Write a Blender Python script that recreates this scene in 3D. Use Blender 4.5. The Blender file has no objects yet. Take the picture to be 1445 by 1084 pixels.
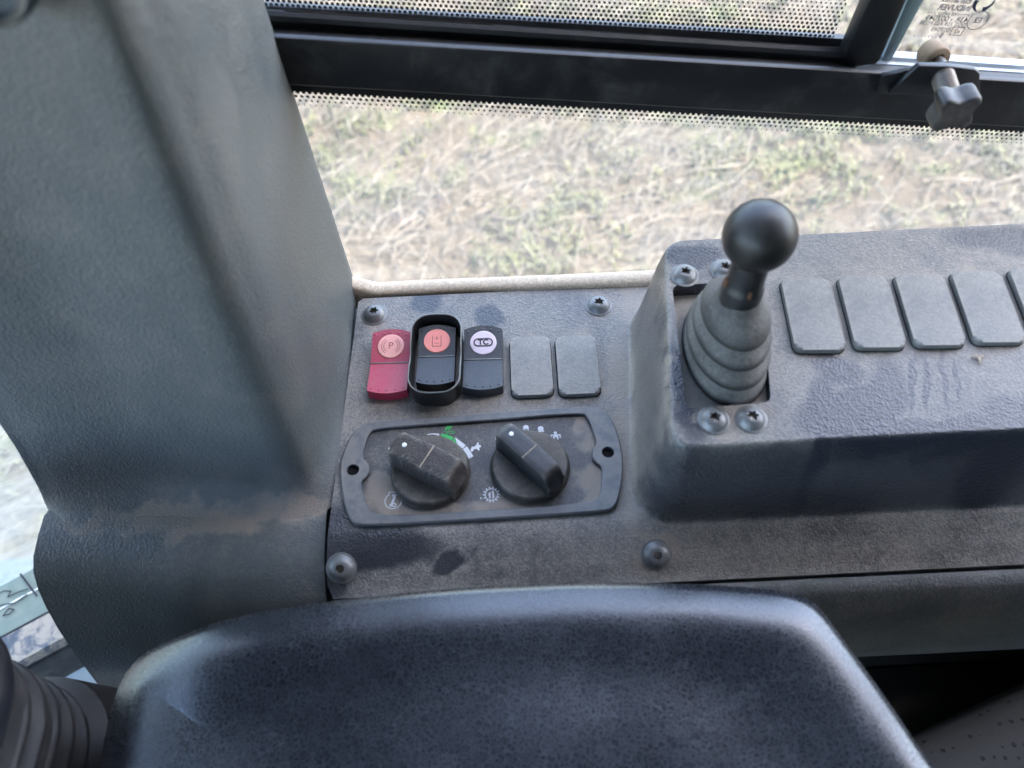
import bpy, bmesh, math, random
from mathutils import Vector, Matrix, noise as mnoise
random.seed(7)
R_ = math.radians
sc = bpy.context.scene
COL = sc.collection
# ------------------------------------------------------------------ camera, world, sun, exposure
PITCH, ROLL, DIST, FPX = R_(57), 0.05, 0.49, 1085.0
FW = Vector((0, math.cos(PITCH), -math.sin(PITCH)))
_u0 = Vector((0, math.sin(PITCH), math.cos(PITCH))); _r0 = Vector((1, 0, 0))
RT = _r0*math.cos(ROLL) - _u0*math.sin(ROLL)
UP = _u0*math.cos(ROLL) + _r0*math.sin(ROLL)
CAM = -FW*DIST
cd = bpy.data.cameras.new('camera'); cam = bpy.data.objects.new('camera', cd); COL.objects.link(cam)
m = Matrix((RT, UP, -FW)).transposed().to_4x4(); m.translation = CAM
cam.matrix_world = m
cd.sensor_width = 36; cd.lens = 36*FPX/1445; cd.clip_start = 0.01; cd.clip_end = 2000
cd.dof.use_dof = True; cd.dof.focus_distance = 0.52; cd.dof.aperture_fstop = 7.0
sc.camera = cam
SUN_EL, SUN_AZ = R_(57), R_(97)          # azimuth from +y clockwise
w = bpy.data.worlds.new('World'); sc.world = w; w.use_nodes = True
wn = w.node_tree
sky = wn.nodes.new('ShaderNodeTexSky'); sky.sky_type = 'NISHITA'; sky.sun_disc = False
sky.sun_elevation = SUN_EL; sky.sun_rotation = SUN_AZ; sky.air_density = 1.0; sky.dust_density = 2.2; sky.ozone_density = .6
bg = wn.nodes['Background']; bg.inputs[1].default_value = 0.15
wn.links.new(sky.outputs[0], bg.inputs[0])
sd = bpy.data.lights.new('sun', 'SUN'); sd.energy = 2.0; sd.angle = R_(0.53); sd.color = (1, .91, .76)
so = bpy.data.objects.new('sun', sd); COL.objects.link(so)
sv = Vector((math.sin(SUN_AZ)*math.cos(SUN_EL), math.cos(SUN_AZ)*math.cos(SUN_EL), math.sin(SUN_EL)))
so.rotation_euler = sv.to_track_quat('Z', 'Y').to_euler(); so.location = sv*20
vs = sc.view_settings; vs.view_transform = 'Standard'; vs.look = 'None'; vs.exposure = 3.75; vs.gamma = 1
vs.use_curve_mapping = False
try:
    sc.cycles.max_bounces = 10; sc.cycles.transparent_max_bounces = 12; sc.cycles.diffuse_bounces = 5
    sc.cycles.sample_clamp_indirect = 6
except Exception: pass

# measured points: where a line of sight of the photograph meets a real plane of the cab
def ray(u, v): return FW + RT*((u-722.5)/FPX) - UP*((v-542)/FPX)
def Zp(u, v, z=0.0):
    d = ray(u, v); return CAM + d*((z-CAM.z)/d.z)
def Yp(u, v, y):
    d = ray(u, v); return CAM + d*((y-CAM.y)/d.y)
def lerp(a, b, t): return a + (b-a)*t
def sstep(t):
    t = max(0., min(1., t)); return t*t*(3-2*t)
def interp(x, pts):
    if x <= pts[0][0]: return pts[0][1]
    for (a, va), (b, vb) in zip(pts, pts[1:]):
        if x <= b: return lerp(va, vb, (x-a)/(b-a))
    return pts[-1][1]

# ------------------------------------------------------------------ materials
class G:
    def __init__(s, name):
        s.mat = bpy.data.materials.new(name); s.mat.use_nodes = True
        s.nt = s.mat.node_tree; s.nt.nodes.clear()
        s.out = s.nt.nodes.new('ShaderNodeOutputMaterial')
    def n(s, typ, props=None, **ins):
        nd = s.nt.nodes.new('ShaderNode'+typ)
        for k, v in (props or {}).items(): setattr(nd, k, v)
        for k, v in ins.items():
            k = int(k[1:]) if k[0] == 'i' and k[1:].isdigit() else k.replace('_', ' ')
            s.set(nd.inputs[k], v)
        return nd
    def set(s, sock, v):
        if isinstance(v, bpy.types.NodeSocket): s.nt.links.new(v, sock)
        elif isinstance(v, bpy.types.Node): s.nt.links.new(v.outputs[0], sock)
        elif isinstance(v, tuple) and len(v) == 3 and sock.type == 'RGBA': sock.default_value = (*v, 1)
        else: sock.default_value = v
    def math(s, op, a, b=0.0, c=None):
        nd = s.nt.nodes.new('ShaderNodeMath'); nd.operation = op
        s.set(nd.inputs[0], a); s.set(nd.inputs[1], b)
        if c is not None: s.set(nd.inputs[2], c)
        return nd.outputs[0]
    def obj(s): return s.n('TexCoord').outputs['Object']
    def noise(s, vec, scale, detail=4, rough=.55, dist=0.):
        nd = s.n('TexNoise', None, Vector=vec, Scale=scale, Detail=detail, Roughness=rough, Distortion=dist)
        return nd.outputs[0]
    def vor(s, vec, scale, feature='F1', rnd=1.0):
        return s.n('TexVoronoi', {'feature': feature}, Vector=vec, Scale=scale, Randomness=rnd).outputs[0]
    def ramp(s, fac, a, b, lo=0., hi=1.):
        nd = s.n('MapRange', {'interpolation_type': 'SMOOTHSTEP'}, Value=fac)
        nd.inputs[1].default_value = a; nd.inputs[2].default_value = b
        nd.inputs[3].default_value = lo; nd.inputs[4].default_value = hi
        return nd.outputs[0]
    def mix(s, fac, a, b):
        nd = s.nt.nodes.new('ShaderNodeMix'); nd.data_type = 'RGBA'
        s.set(nd.inputs[0], fac); s.set(nd.inputs[6], a); s.set(nd.inputs[7], b)
        return nd.outputs[2]
    def scale(s, vec, x, y, z):
        return s.n('Mapping', None, Vector=vec, Scale=(x, y, z)).outputs[0]
    def bump(s, h, strength, dist, normal=None):
        nd = s.n('Bump', None, Height=h, Strength=strength, Distance=dist)
        if normal is not None: s.set(nd.inputs['Normal'], normal)
        return nd.outputs[0]
    def upz(s):
        g = s.n('NewGeometry'); x = s.n('SeparateXYZ', None, Vector=g.outputs['Normal'])
        return x.outputs[2]
    def bsdf(s, **k):
        b = s.n('BsdfPrincipled', None, **k); s.nt.links.new(b.outputs[0], s.out.inputs[0]); return b

DUST = (.218, .196, .168)
def blotch(g, vec, spots, warp=.012):
    """hand-wiped marks: union of soft ellipses with a noisy edge, in object space"""
    nz = g.n('TexNoise', None, Vector=vec, Scale=55., Detail=4.)
    off = g.n('VectorMath', {'operation': 'MULTIPLY_ADD'}, i0=nz.outputs['Color'], i1=(warp*2,)*3, i2=(-warp,)*3)
    v = g.n('VectorMath', {'operation': 'ADD'}, i0=vec, i1=off.outputs[0]).outputs[0]
    tot = None
    for (x, y, rx, ry, ang) in spots:
        mp = g.n('Mapping', {'vector_type': 'TEXTURE'}, Vector=v, Location=(x, y, 0), Rotation=(0, 0, ang), Scale=(rx, ry, 1e3))
        ln = g.n('VectorMath', {'operation': 'LENGTH'}, i0=mp.outputs[0]).outputs['Value']
        k = g.ramp(ln, .70, 1.16, 1., 0.)
        tot = k if tot is None else g.math('MAXIMUM', tot, k)
    return tot

def plastic(name, base, dust=.5, rough=.45, grain=500, gstr=.35, dustcol=DUST, dscale=28, lo=.40, hi=.66,
            wipes=None, dirt=None, gdist=.0005, spec=.5, upw=.5, scratches=True, dirtup=.45, edge=0.):
    g = G(name); v = g.obj()
    n1 = g.noise(v, dscale, 7, .62, .3); n2 = g.noise(v, dscale*9, 3, .6)
    up = g.ramp(g.upz(), -.1, .95, 1-upw, 1.)
    n5 = g.noise(v, grain*.8, 2, .7)
    m = g.math('ADD', g.math('MULTIPLY', n1, .55), g.math('ADD', g.math('MULTIPLY', n2, .25), g.math('MULTIPLY', n5, .20)))
    m = g.ramp(m, lo+.02, hi-.02)
    m = g.math('ADD', g.math('MULTIPLY', m, .7), .3)
    if wipes: m = g.math('MULTIPLY', m, g.math('SUBTRACT', 1., g.math('MULTIPLY', blotch(g, v, wipes, .006), .85)))
    m = g.math('MULTIPLY', g.math('MULTIPLY', m, up), dust)
    vor = g.vor(v, grain); vb = g.noise(v, grain*.55, 3, .6)
    hgt = g.math('ADD', g.math('MULTIPLY', vor, .6), vb)
    # dust sits in the grain
    m = g.math('MULTIPLY', m, g.ramp(hgt, .35, 1.0, 1.3, .7))
    if dirt is not None:
        spots, dc, amt = dirt
        k = g.math('MULTIPLY', g.math('MULTIPLY', blotch(g, v, spots, .016), g.ramp(n1, .34, .56, .25, 1.)), g.math('MULTIPLY', g.ramp(g.upz(), dirtup, dirtup+.35), amt))
        col = g.mix(m, g.n('RGB').outputs[0], dustcol)
    g_base = g.mix(g.noise(v, 9, 4), base, tuple(c*1.35 for c in base))
    col = g.mix(m, g_base, dustcol)
    rr = g.math('ADD', g.math('MULTIPLY', m, .42), rough)
    if dirt is not None:
        col = g.mix(k, col, dc); rr = g.math('MAXIMUM', rr, g.math('MULTIPLY', k, .95))
    if scratches:
        w1 = g.noise(g.scale(v, 900, 40, 60), 1., 2, .5, .2); s1 = g.ramp(w1, .73, .80)
        spots2 = g.ramp(g.noise(v, 40, 2), .55, .75)
        s1 = g.math('MULTIPLY', g.math('MULTIPLY', s1, spots2), .35)
        sp = g.math('MULTIPLY', g.ramp(g.noise(v, 800, 1), .73, .82), .55)
        col = g.mix(g.math('MAXIMUM', s1, sp), col, (.34, .31, .27))
    if edge:
        pt = g.n('NewGeometry').outputs['Pointiness']
        ek = g.math('MULTIPLY', g.math('MULTIPLY', g.ramp(pt, .515, .60), g.ramp(g.noise(v, 160, 3), .3, .6, .25, 1.)), edge)
        col = g.mix(ek, col, (.30, .26, .21))
    nrm = g.bump(hgt, gstr, gdist)
    g.bsdf(Base_Color=col, Roughness=rr, Normal=nrm, Specular_IOR_Level=spec)
    return g.mat

def simple(name, col, rough=.5, metal=0., nscale=60, var=.35, bump=.1, bdist=.0004, dust=.0, dustcol=DUST, spec=.5, lo=.4, hi=.7):
    g = G(name); v = g.obj()
    n = g.noise(v, nscale, 6, .6)
    c = g.mix(n, tuple(x*(1-var) for x in col), tuple(min(1, x*(1+var)) for x in col))
    d = g.math('MULTIPLY', g.ramp(g.noise(v, nscale*.6, 7, .65, .4), lo, hi), dust)
    c = g.mix(d, c, dustcol)
    r = g.math('ADD', g.math('MULTIPLY', g.math('SUBTRACT', n, .5), .2), g.math('ADD', g.math('MULTIPLY', d, .35), rough))
    g.bsdf(Base_Color=c, Roughness=r, Metallic=metal, Specular_IOR_Level=spec,
           Normal=g.bump(g.noise(v, nscale*9, 3), bump, bdist))
    return g.mat

BLK = (.022, .024, .027)
M = {}
def build_materials():
    wp = [Zp(1400, 345, .07), Zp(1200, 590, .066), Zp(985, 365, .07), Zp(1235, 555, .066), Zp(1440, 600, .066), Zp(955, 560, .06), Zp(1120, 560, .066)]
    wl = [Zp(520, 775, -.004), Zp(470, 770), Zp(630, 792, -.006), Zp(600, 425), Zp(690, 440), Zp(1180, 655, .03)]
    wq = [Zp(1285, 545, .066), Zp(1305, 542, .066), Zp(1330, 538, .066), Zp(1352, 540, .066), Zp(1300, 608, .066), Zp(1180, 525, .066), Zp(1290, 770, -.008)]
    wipes = [(wp[0].x+.02, wp[0].y, .05, .013, -.12), (wp[1].x, wp[1].y+.004, .032, .014, .25), (wp[2].x-.004, wp[2].y, .020, .010, 0),
             (wp[3].x+.006, wp[3].y, .011, .022, -.3), (wp[4].x, wp[4].y, .022, .02, .4), (wp[5].x, wp[5].y, .010, .035, .1),
             (wp[6].x+.012, wp[6].y-.012, .008, .026, -.2),
             (wq[0].x, wq[0].y, .0022, .020, -.35), (wq[1].x, wq[1].y, .0016, .018, -.28), (wq[2].x, wq[2].y, .0025, .019, -.18), (wq[3].x, wq[3].y, .0016, .015, -.1), (wq[4].x, wq[4].y, .06, .007, 0), (wq[5].x, wq[5].y, .010, .016, .9),
             (wl[0].x, wl[0].y, .045, .013, 0), (wl[1].x, wl[1].y, .014, .030, 0), (wl[2].x, wl[2].y, .010, .006, .2),
             (wl[3].x, wl[3].y, .012, .012, 0), (wl[4].x, wl[4].y-.004, .010, .012, .4)]
    rings = []
    for u, v, rx, ry, z in ((749, 517, .0165, .0265, 0), (815, 515, .0165, .0265, 0), (550, 520, .0150, .0280, 0), (616, 512, .019, .034, 0), (682, 515, .0150, .0280, 0), (528, 445, .011, .011, 0), (845, 432, .011, .011, 0),
                            (1147, 443, .0175, .0275, .068), (1230, 440, .0175, .0275, .068), (1312, 437, .0175, .0275, .068), (1394, 433, .0175, .0275, .068), (1035, 590, .024, .011, .066), (925, 783, .012, .010, -.01)):
        p_ = Zp(u, v, z); rings.append((p_.x, p_.y, rx, ry, 0))
    rings.append((.0745, -.012, .0150, .095, -.12))
    M['console'] = plastic('dusty_console_plastic', (.010, .013, .021), 1.0, .32, 760, .8, gdist=.0005, upw=.94, spec=.7, wipes=wipes, lo=.30, hi=.60, dustcol=(.275, .250, .216), dirt=(rings, (.31, .255, .20), .75), dirtup=.0, dscale=24)
    dz = [p-Zp(300, 720) for p in (Zp(265, 725), Zp(390, 715), Zp(190, 735))]
    M['trim'] = plastic('grey_trim_plastic', (.056, .067, .069), .62, .42, 760, .8, gdist=.0005, upw=.35, spec=.6,
                        dirt=([(dz[0].x, dz[0].y-.002, .080, .010, 0), (dz[1].x, dz[1].y, .040, .009, .05), (dz[2].x, dz[2].y, .04, .008, 0)], (.27, .225, .18), .85))
    M['nose'] = plastic('dusty_lightened_nose_plastic', (.054, .068, .071), .95, .45, 760, .8, gdist=.0005, upw=.12, lo=.30, hi=.62, dustcol=(.26, .255, .245))  # trim plastic again, paler: real dust plus light painted into the colour
    M['ledge'] = plastic('dusty_ledge_plastic', (.10, .095, .088), .95, .5, 700, .4, dustcol=(.62, .49, .35), lo=.10, hi=.45, upw=.3)
    M['bezel'] = plastic('bezel_plastic', edge=.5, base=(.055, .068, .082), dust=.46, rough=.42, grain=1500, gstr=.12, lo=.4, hi=.75)
    lc = Zp(679, 658); lq = [Zp(u, v)-lc for u, v in ((530, 712), (615, 722), (700, 716), (840, 690), (545, 690), (835, 610))]
    M['label'] = plastic('label_plate', (.014, .017, .024), .95, .42, 900, .25, lo=.42, hi=.70, dscale=40, dirt=([(lq[0].x, lq[0].y, .022, .010, 0), (lq[1].x, lq[1].y, .030, .009, .05), (lq[2].x, lq[2].y, .03, .006, .05), (lq[3].x, lq[3].y, .011, .018, 0), (lq[4].x, lq[4].y, .014, .012, 0), (lq[5].x, lq[5].y, .012, .012, 0)], (.28, .235, .19), .9))
    M['blank'] = plastic('blank_plastic', edge=.5, base=(.085, .092, .096), dust=.9, rough=.5, grain=1100, gstr=.22, lo=.30, hi=.6, dustcol=(.335, .312, .275), upw=.8)
    M['switch'] = plastic('switch_black', (.014, .017, .022), .34, .34, 1500, .15, lo=.45, hi=.75, dscale=70)
    M['guard'] = plastic('guard_black', (.010, .012, .014), .2, .28, 1500, .1, lo=.5, hi=.75)
    M['guard_rim'] = simple('worn_rim', (.20, .20, .18), .4)
    M['red'] = plastic('switch_red', (.40, .022, .060), .40, .36, 1500, .12, lo=.42, hi=.66, dscale=60, dustcol=(.30, .20, .19))
    M['lens'] = simple('switch_lens_pink', (.90, .42, .36), .35, nscale=200, var=.08)
    M['lens_red'] = simple('switch_lens_red', (.92, .31, .25), .35, nscale=200, var=.08)
    M['lens_pale'] = simple('switch_lens_pale', (.68, .55, .60), .35, nscale=200, var=.08)
    M['mark_dark'] = simple('dark_print', (.02, .015, .018), .5)
    M['mark_red'] = simple('faded_red_print', (.40, .11, .09), .5)
    M['mark_white'] = simple('white_print', (.62, .62, .64), .6, var=.12)
    M['mark_bright'] = simple('bright_white_paint', (.85, .84, .80), .5, var=.05)
    M['mark_green'] = simple('green_print', (.03, .42, .09), .5, var=.1)
    M['knob'] = plastic('knob_rubber', edge=.9, base=(.011, .011, .012), dust=.55, rough=.52, grain=900, gstr=.3, lo=.40, hi=.72, dscale=60, dustcol=(.20, .165, .125))
    M['knob_grip'] = plastic('knob_grip', edge=.7, base=(.010, .011, .013), dust=.16, rough=.40, grain=1200, gstr=.25, lo=.45, hi=.75, dscale=60)
    M['knob_worn'] = plastic('worn_knob_rubber', edge=1., base=(.016, .014, .014), dust=.24, rough=.62, grain=700, gstr=.9, lo=.35, hi=.7, dscale=70, dustcol=(.24, .18, .13))
    M['edge_worn'] = simple('worn_edge', (.42, .33, .24), .8, nscale=300)
    M['screw'] = plastic('dusty_screw', (.075, .080, .082), .5, .28, 1600, .12, lo=.3, hi=.6, dscale=120, spec=1.0, dustcol=(.2, .185, .165))
    M['screw_dark'] = simple('screw_recess', (.30, .28, .25), .35, .7, nscale=400, var=.6)
    M['hole'] = simple('hole_dark', (.004, .004, .004), .9)
    M['boot'] = plastic('gaiter_rubber', (.010, .011, .011), .66, .55, 1500, .15, lo=.3, hi=.65, dscale=45, dustcol=(.32, .30, .27), upw=.85)
    M['ball'] = simple('ball_plastic', (.011, .011, .010), .40, nscale=90, var=.4, bump=.05, dust=.25, dustcol=(.10, .09, .08))
    M['shaft'] = simple('painted_steel', (.008, .009, .010), .42, nscale=90, dust=.15)
    M['rust'] = simple('rust', (.12, .055, .028), .8, nscale=500)
    M['bar'] = simple('black_bar_paint', (.008, .009, .010), .40, nscale=45, dust=.55, dustcol=(.11, .108, .105), lo=.47, hi=.78, bump=.06)
    M['frame'] = simple('black_frame', (.006, .007, .008), .45, nscale=50, dust=.12, dustcol=(.2, .17, .14), lo=.5, hi=.8)
    M['rubber'] = simple('black_rubber', (.012, .012, .013), .5, nscale=80, dust=.3)
    M['cork'] = simple('tan_roller', (.30, .21, .13), .75, nscale=220, var=.3)
    M['steel'] = simple('worn_steel', (.22, .20, .18), .38, .8, nscale=200, dust=.3)
    M['seal'] = simple('grey_seal', (.20, .27, .28), .4, nscale=60, var=.2, dust=.3)
    M['alu'] = simple('pale_channel', (.40, .45, .50), .35, .3, nscale=60, var=.2, dust=.2)
    M['starknob'] = simple('star_knob_plastic', (.026, .024, .022), .40, nscale=120, var=.3, dust=.45, dustcol=(.18, .15, .12))
    M['joy'] = simple('joystick_rubber', (.026, .023, .023), .55, nscale=90, var=.25, dust=.32, dustcol=(.12, .10, .095))
    M['joydome'] = simple('joystick_plastic', (.018, .018, .024), .4, nscale=50, dust=.2)
    M['cab'] = simple('cab_lining', (.025, .025, .026), .8, nscale=20)
    M['floor'] = simple('floor_mat', (.20, .24, .25), .6, nscale=14, var=.4, dust=.5, dustcol=(.4, .36, .3))
    M['dark'] = simple('gap_shade_black', (.010, .010, .012), .6, nscale=20)
    M['sill'] = simple('sill_paint', (.19, .23, .185), .4, nscale=70, var=.12, dust=.2, dustcol=(.5, .45, .36))
    M['sill_dusty'] = simple('dusty_sill', (.10, .11, .13), .7, nscale=110, var=.3, dust=1., dustcol=(.42, .35, .28), lo=.42, hi=.6)
    M['vent'] = simple('vent_plastic', (.030, .045, .055), .5, nscale=60)
    M['vent_rib'] = simple('vent_ring', (.34, .34, .32), .5, nscale=100)
    # perforated seat cloth
    g = G('perforated_seat'); v = g.obj()
    vv = g.vor(v, 150, 'F1', .25)
    h = g.ramp(vv, .16, .24)
    c = g.mix(h, (.004, .004, .004), g.mix(g.noise(v, 30), (.030, .028, .025), (.050, .046, .040)))
    g.bsdf(Base_Color=c, Roughness=.75, Normal=g.bump(h, .5, .001)); M['seat'] = g.mat
    # vinyl armrest: fine cracked grain, pale dust in the creases
    g = G('armrest_vinyl'); v = g.obj()
    wv = g.n('VectorMath', {'operation': 'ADD'}, i0=v, i1=g.n('VectorMath', {'operation': 'SCALE'}, i0=g.n('TexNoise', None, Vector=v, Scale=130., Detail=3.).outputs['Color'], Scale=.006).outputs[0]).outputs[0]
    e1 = g.vor(wv, 400, 'DISTANCE_TO_EDGE'); e2 = g.vor(wv, 640, 'DISTANCE_TO_EDGE')
    l1 = g.ramp(e1, .015, .065, 1., 0.); l2 = g.ramp(e2, .01, .07, .8, 0.)
    ln = g.math('MAXIMUM', g.math('MULTIPLY', l1, g.ramp(g.noise(v, 40, 4), .30, .70, .65, 1.)), g.math('MULTIPLY', l2, g.ramp(g.noise(v, 90, 3), .35, .65, .15, .9)))
    n1 = g.noise(v, 14, 6, .6); n2 = g.noise(v, 120, 4)
    film = g.math('MULTIPLY', g.ramp(n1, .30, .85), .03)
    c = g.mix(film, (.006, .0075, .011), (.15, .15, .155))
    c = g.mix(g.math('MULTIPLY', ln, .10), c, (.13, .14, .16))
    upm = g.ramp(g.upz(), .0, .9, 1., 0.)
    c = g.mix(g.math('MULTIPLY', g.math('MULTIPLY', upm, g.ramp(n2, .3, .6)), .6), c, (.17, .14, .115))
    r = g.math('ADD', .25, g.math('ADD', g.math('MULTIPLY', ln, .10), g.math('MULTIPLY', film, .8)))
    hh = g.math('SUBTRACT', g.math('MULTIPLY', g.noise(v, 350, 3), .5), ln)
    g.bsdf(Base_Color=c, Roughness=r, Normal=g.bump(hh, .13, .0003), Specular_IOR_Level=1.); M['vinyl'] = g.mat
    # soil
    g = G('field_soil'); v = g.obj()
    n = g.noise(v, 1.6, 9, .65); n3 = g.noise(v, 14, 6, .6); n4 = g.noise(v, 60, 4)
    c = g.mix(g.ramp(n, .35, .65), (.040, .033, .023), (.064, .053, .038))
    c = g.mix(g.ramp(n3, .5, .7, 0, .8), c, (.084, .073, .056))
    c = g.mix(g.ramp(n4, .45, .7, 0, .5), c, (.06, .045, .032))
    c = g.mix(g.ramp(g.noise(v, 3.3, 6, .6), .56, .70, 0, .75), c, (.07, .095, .035))
    g.bsdf(Base_Color=c, Roughness=.95, Normal=g.bump(g.noise(v, 25, 8), 1., .03)); M['soil'] = g.mat
    for nm, ca, cb in (('straw', (.038, .032, .024), (.108, .096, .074)), ('grass', (.038, .044, .017), (.080, .082, .034))):
        g = G(nm); info = g.n('Attribute', {'attribute_name': 'tint', 'attribute_type': 'GEOMETRY'})
        g.bsdf(Base_Color=g.mix(info.outputs['Fac'], ca, cb), Roughness=.6); M[nm] = g.mat
    # dusty glass, with optional frit dots printed along given edges (uv maps count dots)
    def glass(name, edges, dustamt=.18, tint=(.97, .96, .94)):
        g = G(name); v = g.obj()
        tr = g.n('BsdfTransparent', None, Color=tint)
        gl = g.n('BsdfGlossy', None, Roughness=.03, Color=(1, 1, 1))
        fc = g.n('LayerWeight', None, Blend=.5).outputs['Facing']
        fr = g.math('ADD', .05, g.math('MULTIPLY', g.math('POWER', fc, 5.), .9))
        s1 = g.n('MixShader', None, i0=fr, i1=tr.outputs[0], i2=gl.outputs[0])
        df = g.n('BsdfDiffuse', None, Color=(.62, .58, .52)); tl = g.n('BsdfTranslucent', None, Color=(.66, .62, .56))
        ds = g.n('AddShader', None, i0=df.outputs[0], i1=tl.outputs[0])
        ds = g.n('MixShader', None, i0=.5, i1=df.outputs[0], i2=tl.outputs[0])
        sm = g.noise(g.scale(v, 1., 1., 2.5), 9, 6, .65, .6)
        spk = g.math('MULTIPLY', g.ramp(g.noise(v, 420, 2), .76, .84), .5)
        da = g.math('MAXIMUM', g.math('MULTIPLY', g.ramp(sm, .25, .8, .45, 1.6), dustamt), spk)
        s2 = g.n('MixShader', None, i0=da, i1=s1.outputs[0], i2=ds.outputs[0])
        tot = None
        for (lat, parts) in edges:
            sx = g.n('SeparateXYZ', None, Vector=g.n('UVMap', {'uv_map': lat}).outputs[0])
            ds_ = []
            for off in (0., .5):
                fx = g.math('SUBTRACT', g.math('FRACT', g.math('ADD', sx.outputs[0], off+200)), .5)
                vv = g.math('ADD', g.math('MULTIPLY', sx.outputs[1], .577), off+200)
                fy = g.math('MULTIPLY', g.math('SUBTRACT', g.math('FRACT', vv), .5), 1.732)
                ds_.append(g.math('SQRT', g.math('ADD', g.math('MULTIPLY', fx, fx), g.math('MULTIPLY', fy, fy))))
            d = g.math('MINIMUM', ds_[0], ds_[1]); rad = None
            for (uvn, r0, k) in parts:
                V = g.n('SeparateXYZ', None, Vector=g.n('UVMap', {'uv_map': uvn}).outputs[0]).outputs[1]
                q = g.math('SUBTRACT', r0, g.math('MULTIPLY', V, k)); rad = q if rad is None else g.math('MAXIMUM', rad, q)
            on = g.ramp(g.math('SUBTRACT', rad, d), -.03, .03)
            tot = on if tot is None else g.math('MAXIMUM', tot, on)
        last = s2
        if tot is not None:
            fd = g.n('BsdfPrincipled', None, Base_Color=(.012, .012, .013), Roughness=.35)
            last = g.n('MixShader', None, i0=tot, i1=s2.outputs[0], i2=fd.outputs[0])
        g.nt.links.new(last.outputs[0], g.out.inputs[0])
        return g.mat
    M['glass_low'] = glass('dusty_glass_lower', [('frit_top', [('frit_top', .43, .090)]), ('frit_bottom', [('frit_bottom', .23, .045)])])
    M['glass_up'] = glass('dusty_glass_upper', [('frit_bottom', [('frit_bottom', .38, .026), ('frit_side', .38, .03)])])
    M['glass'] = glass('dusty_glass', [], .10)
    M['glass_front'] = glass('dusty_front_glass', [], .62, (.82, .92, .90))
build_materials()

# ------------------------------------------------------------------ builders
def tag(o, label=None, cat=None, group=None, kind=None):
    if label: o['label'] = label
    if cat: o['category'] = cat
    if group: o['group'] = group
    if kind: o['kind'] = kind
    return o
def link(name, me, parent=None, loc=(0, 0, 0)):
    o = bpy.data.objects.new(name, me); COL.objects.link(o); o.location = loc
    if parent: o.parent = parent
    return o
def empty(name, loc, label, cat, group=None, rot=None):
    o = link(name, None, None, loc); o.empty_display_size = .01
    if rot: o.rotation_euler = rot
    return tag(o, label, cat, group)
def fin(name, bm, mat, parent=None, loc=None, smooth=35, weld=True, kind=None):
    """bm in world space; loc = origin of the thing (parent's place or its own)"""
    if weld: bmesh.ops.remove_doubles(bm, verts=bm.verts, dist=1e-6)
    bmesh.ops.recalc_face_normals(bm, faces=bm.faces)
    me = bpy.data.meshes.new(name); bm.to_mesh(me); bm.free()
    if loc is not None: me.transform(Matrix.Translation(-Vector(loc)))
    for mm in (mat if isinstance(mat, (list, tuple)) else [mat]): me.materials.append(mm)
    if smooth is not None:
        me.shade_smooth(); me.set_sharp_from_angle(angle=R_(smooth))
    o = link(name, me, parent, (0, 0, 0) if (parent or loc is None) else loc)
    if kind: o['kind'] = kind
    return o
def copy_tree(o, parent=None):
    c = o.copy(); COL.objects.link(c); c.parent = parent
    for ch in [x for x in bpy.data.objects if x.parent == o]: copy_tree(ch, c)
    return c
def grid(bm, rows, close_u=False, mi=0):
    vs = [[bm.verts.new(p) for p in r] for r in rows]
    n = len(vs[0])
    for a, b in zip(vs, vs[1:]):
        for j in range(n if close_u else n-1):
            k = (j+1) % n
            try: f = bm.faces.new((a[j], a[k], b[k], b[j])); f.material_index = mi
            except ValueError: pass
    return vs
def cap(bm, vs, mi=0):
    try: f = bm.faces.new(vs); f.material_index = mi; return f
    except ValueError: return None
def prism(outline, z0, z1, bev=0, seg=2, xf=None, bm=None, bevel_bottom=False):
    bm = bm or bmesh.new()
    b = bmesh.new()
    lo = [b.verts.new((x, y, z0)) for x, y in outline]; hi = [b.verts.new((x, y, z1)) for x, y in outline]
    n = len(lo); b.faces.new(list(reversed(lo))); top = b.faces.new(hi)
    for i in range(n): b.faces.new((lo[i], lo[(i+1) % n], hi[(i+1) % n], hi[i]))
    if bev:
        es = list(top.edges)
        if bevel_bottom: es = [e for e in b.edges if abs(e.verts[0].co.z-e.verts[1].co.z) < 1e-9]
        bmesh.ops.bevel(b, geom=es, offset=bev, segments=seg, profile=.5, affect='EDGES', clamp_overlap=True)
    if xf: bmesh.ops.transform(b, matrix=xf, verts=b.verts)
    tmp = bpy.data.meshes.new('tmp'); b.to_mesh(tmp); b.free(); bm.from_mesh(tmp); bpy.data.meshes.remove(tmp)
    return bm
def box(bm, x0, x1, y0, y1, z0, z1, bev=0, xf=None):
    return prism([(x0, y0), (x1, y0), (x1, y1), (x0, y1)], z0, z1, bev, 2, xf, bm)
def rrect(w, h, r, n=5):
    pts = []
    for cx, cy, a in ((w/2-r, h/2-r, 0), (-w/2+r, h/2-r, 90), (-w/2+r, -h/2+r, 180), (w/2-r, -h/2+r, 270)):
        for i in range(n+1):
            t = R_(a+90*i/n); pts.append((cx+r*math.cos(t), cy+r*math.sin(t)))
    return pts
def lathe(bm, prof, n=48, xf=None, capend=True, mi=0, sx=1, sy=1):
    rows = []
    for r, z in prof:
        rows.append([Vector((sx*r*math.cos(2*math.pi*i/n), sy*r*math.sin(2*math.pi*i/n), z)) for i in range(n)])
    if xf: rows = [[xf @ p for p in r] for r in rows]
    v = grid(bm, rows, True, mi)
    if capend:
        cap(bm, list(reversed(v[0])), mi); cap(bm, v[-1], mi)
    return v
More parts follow.
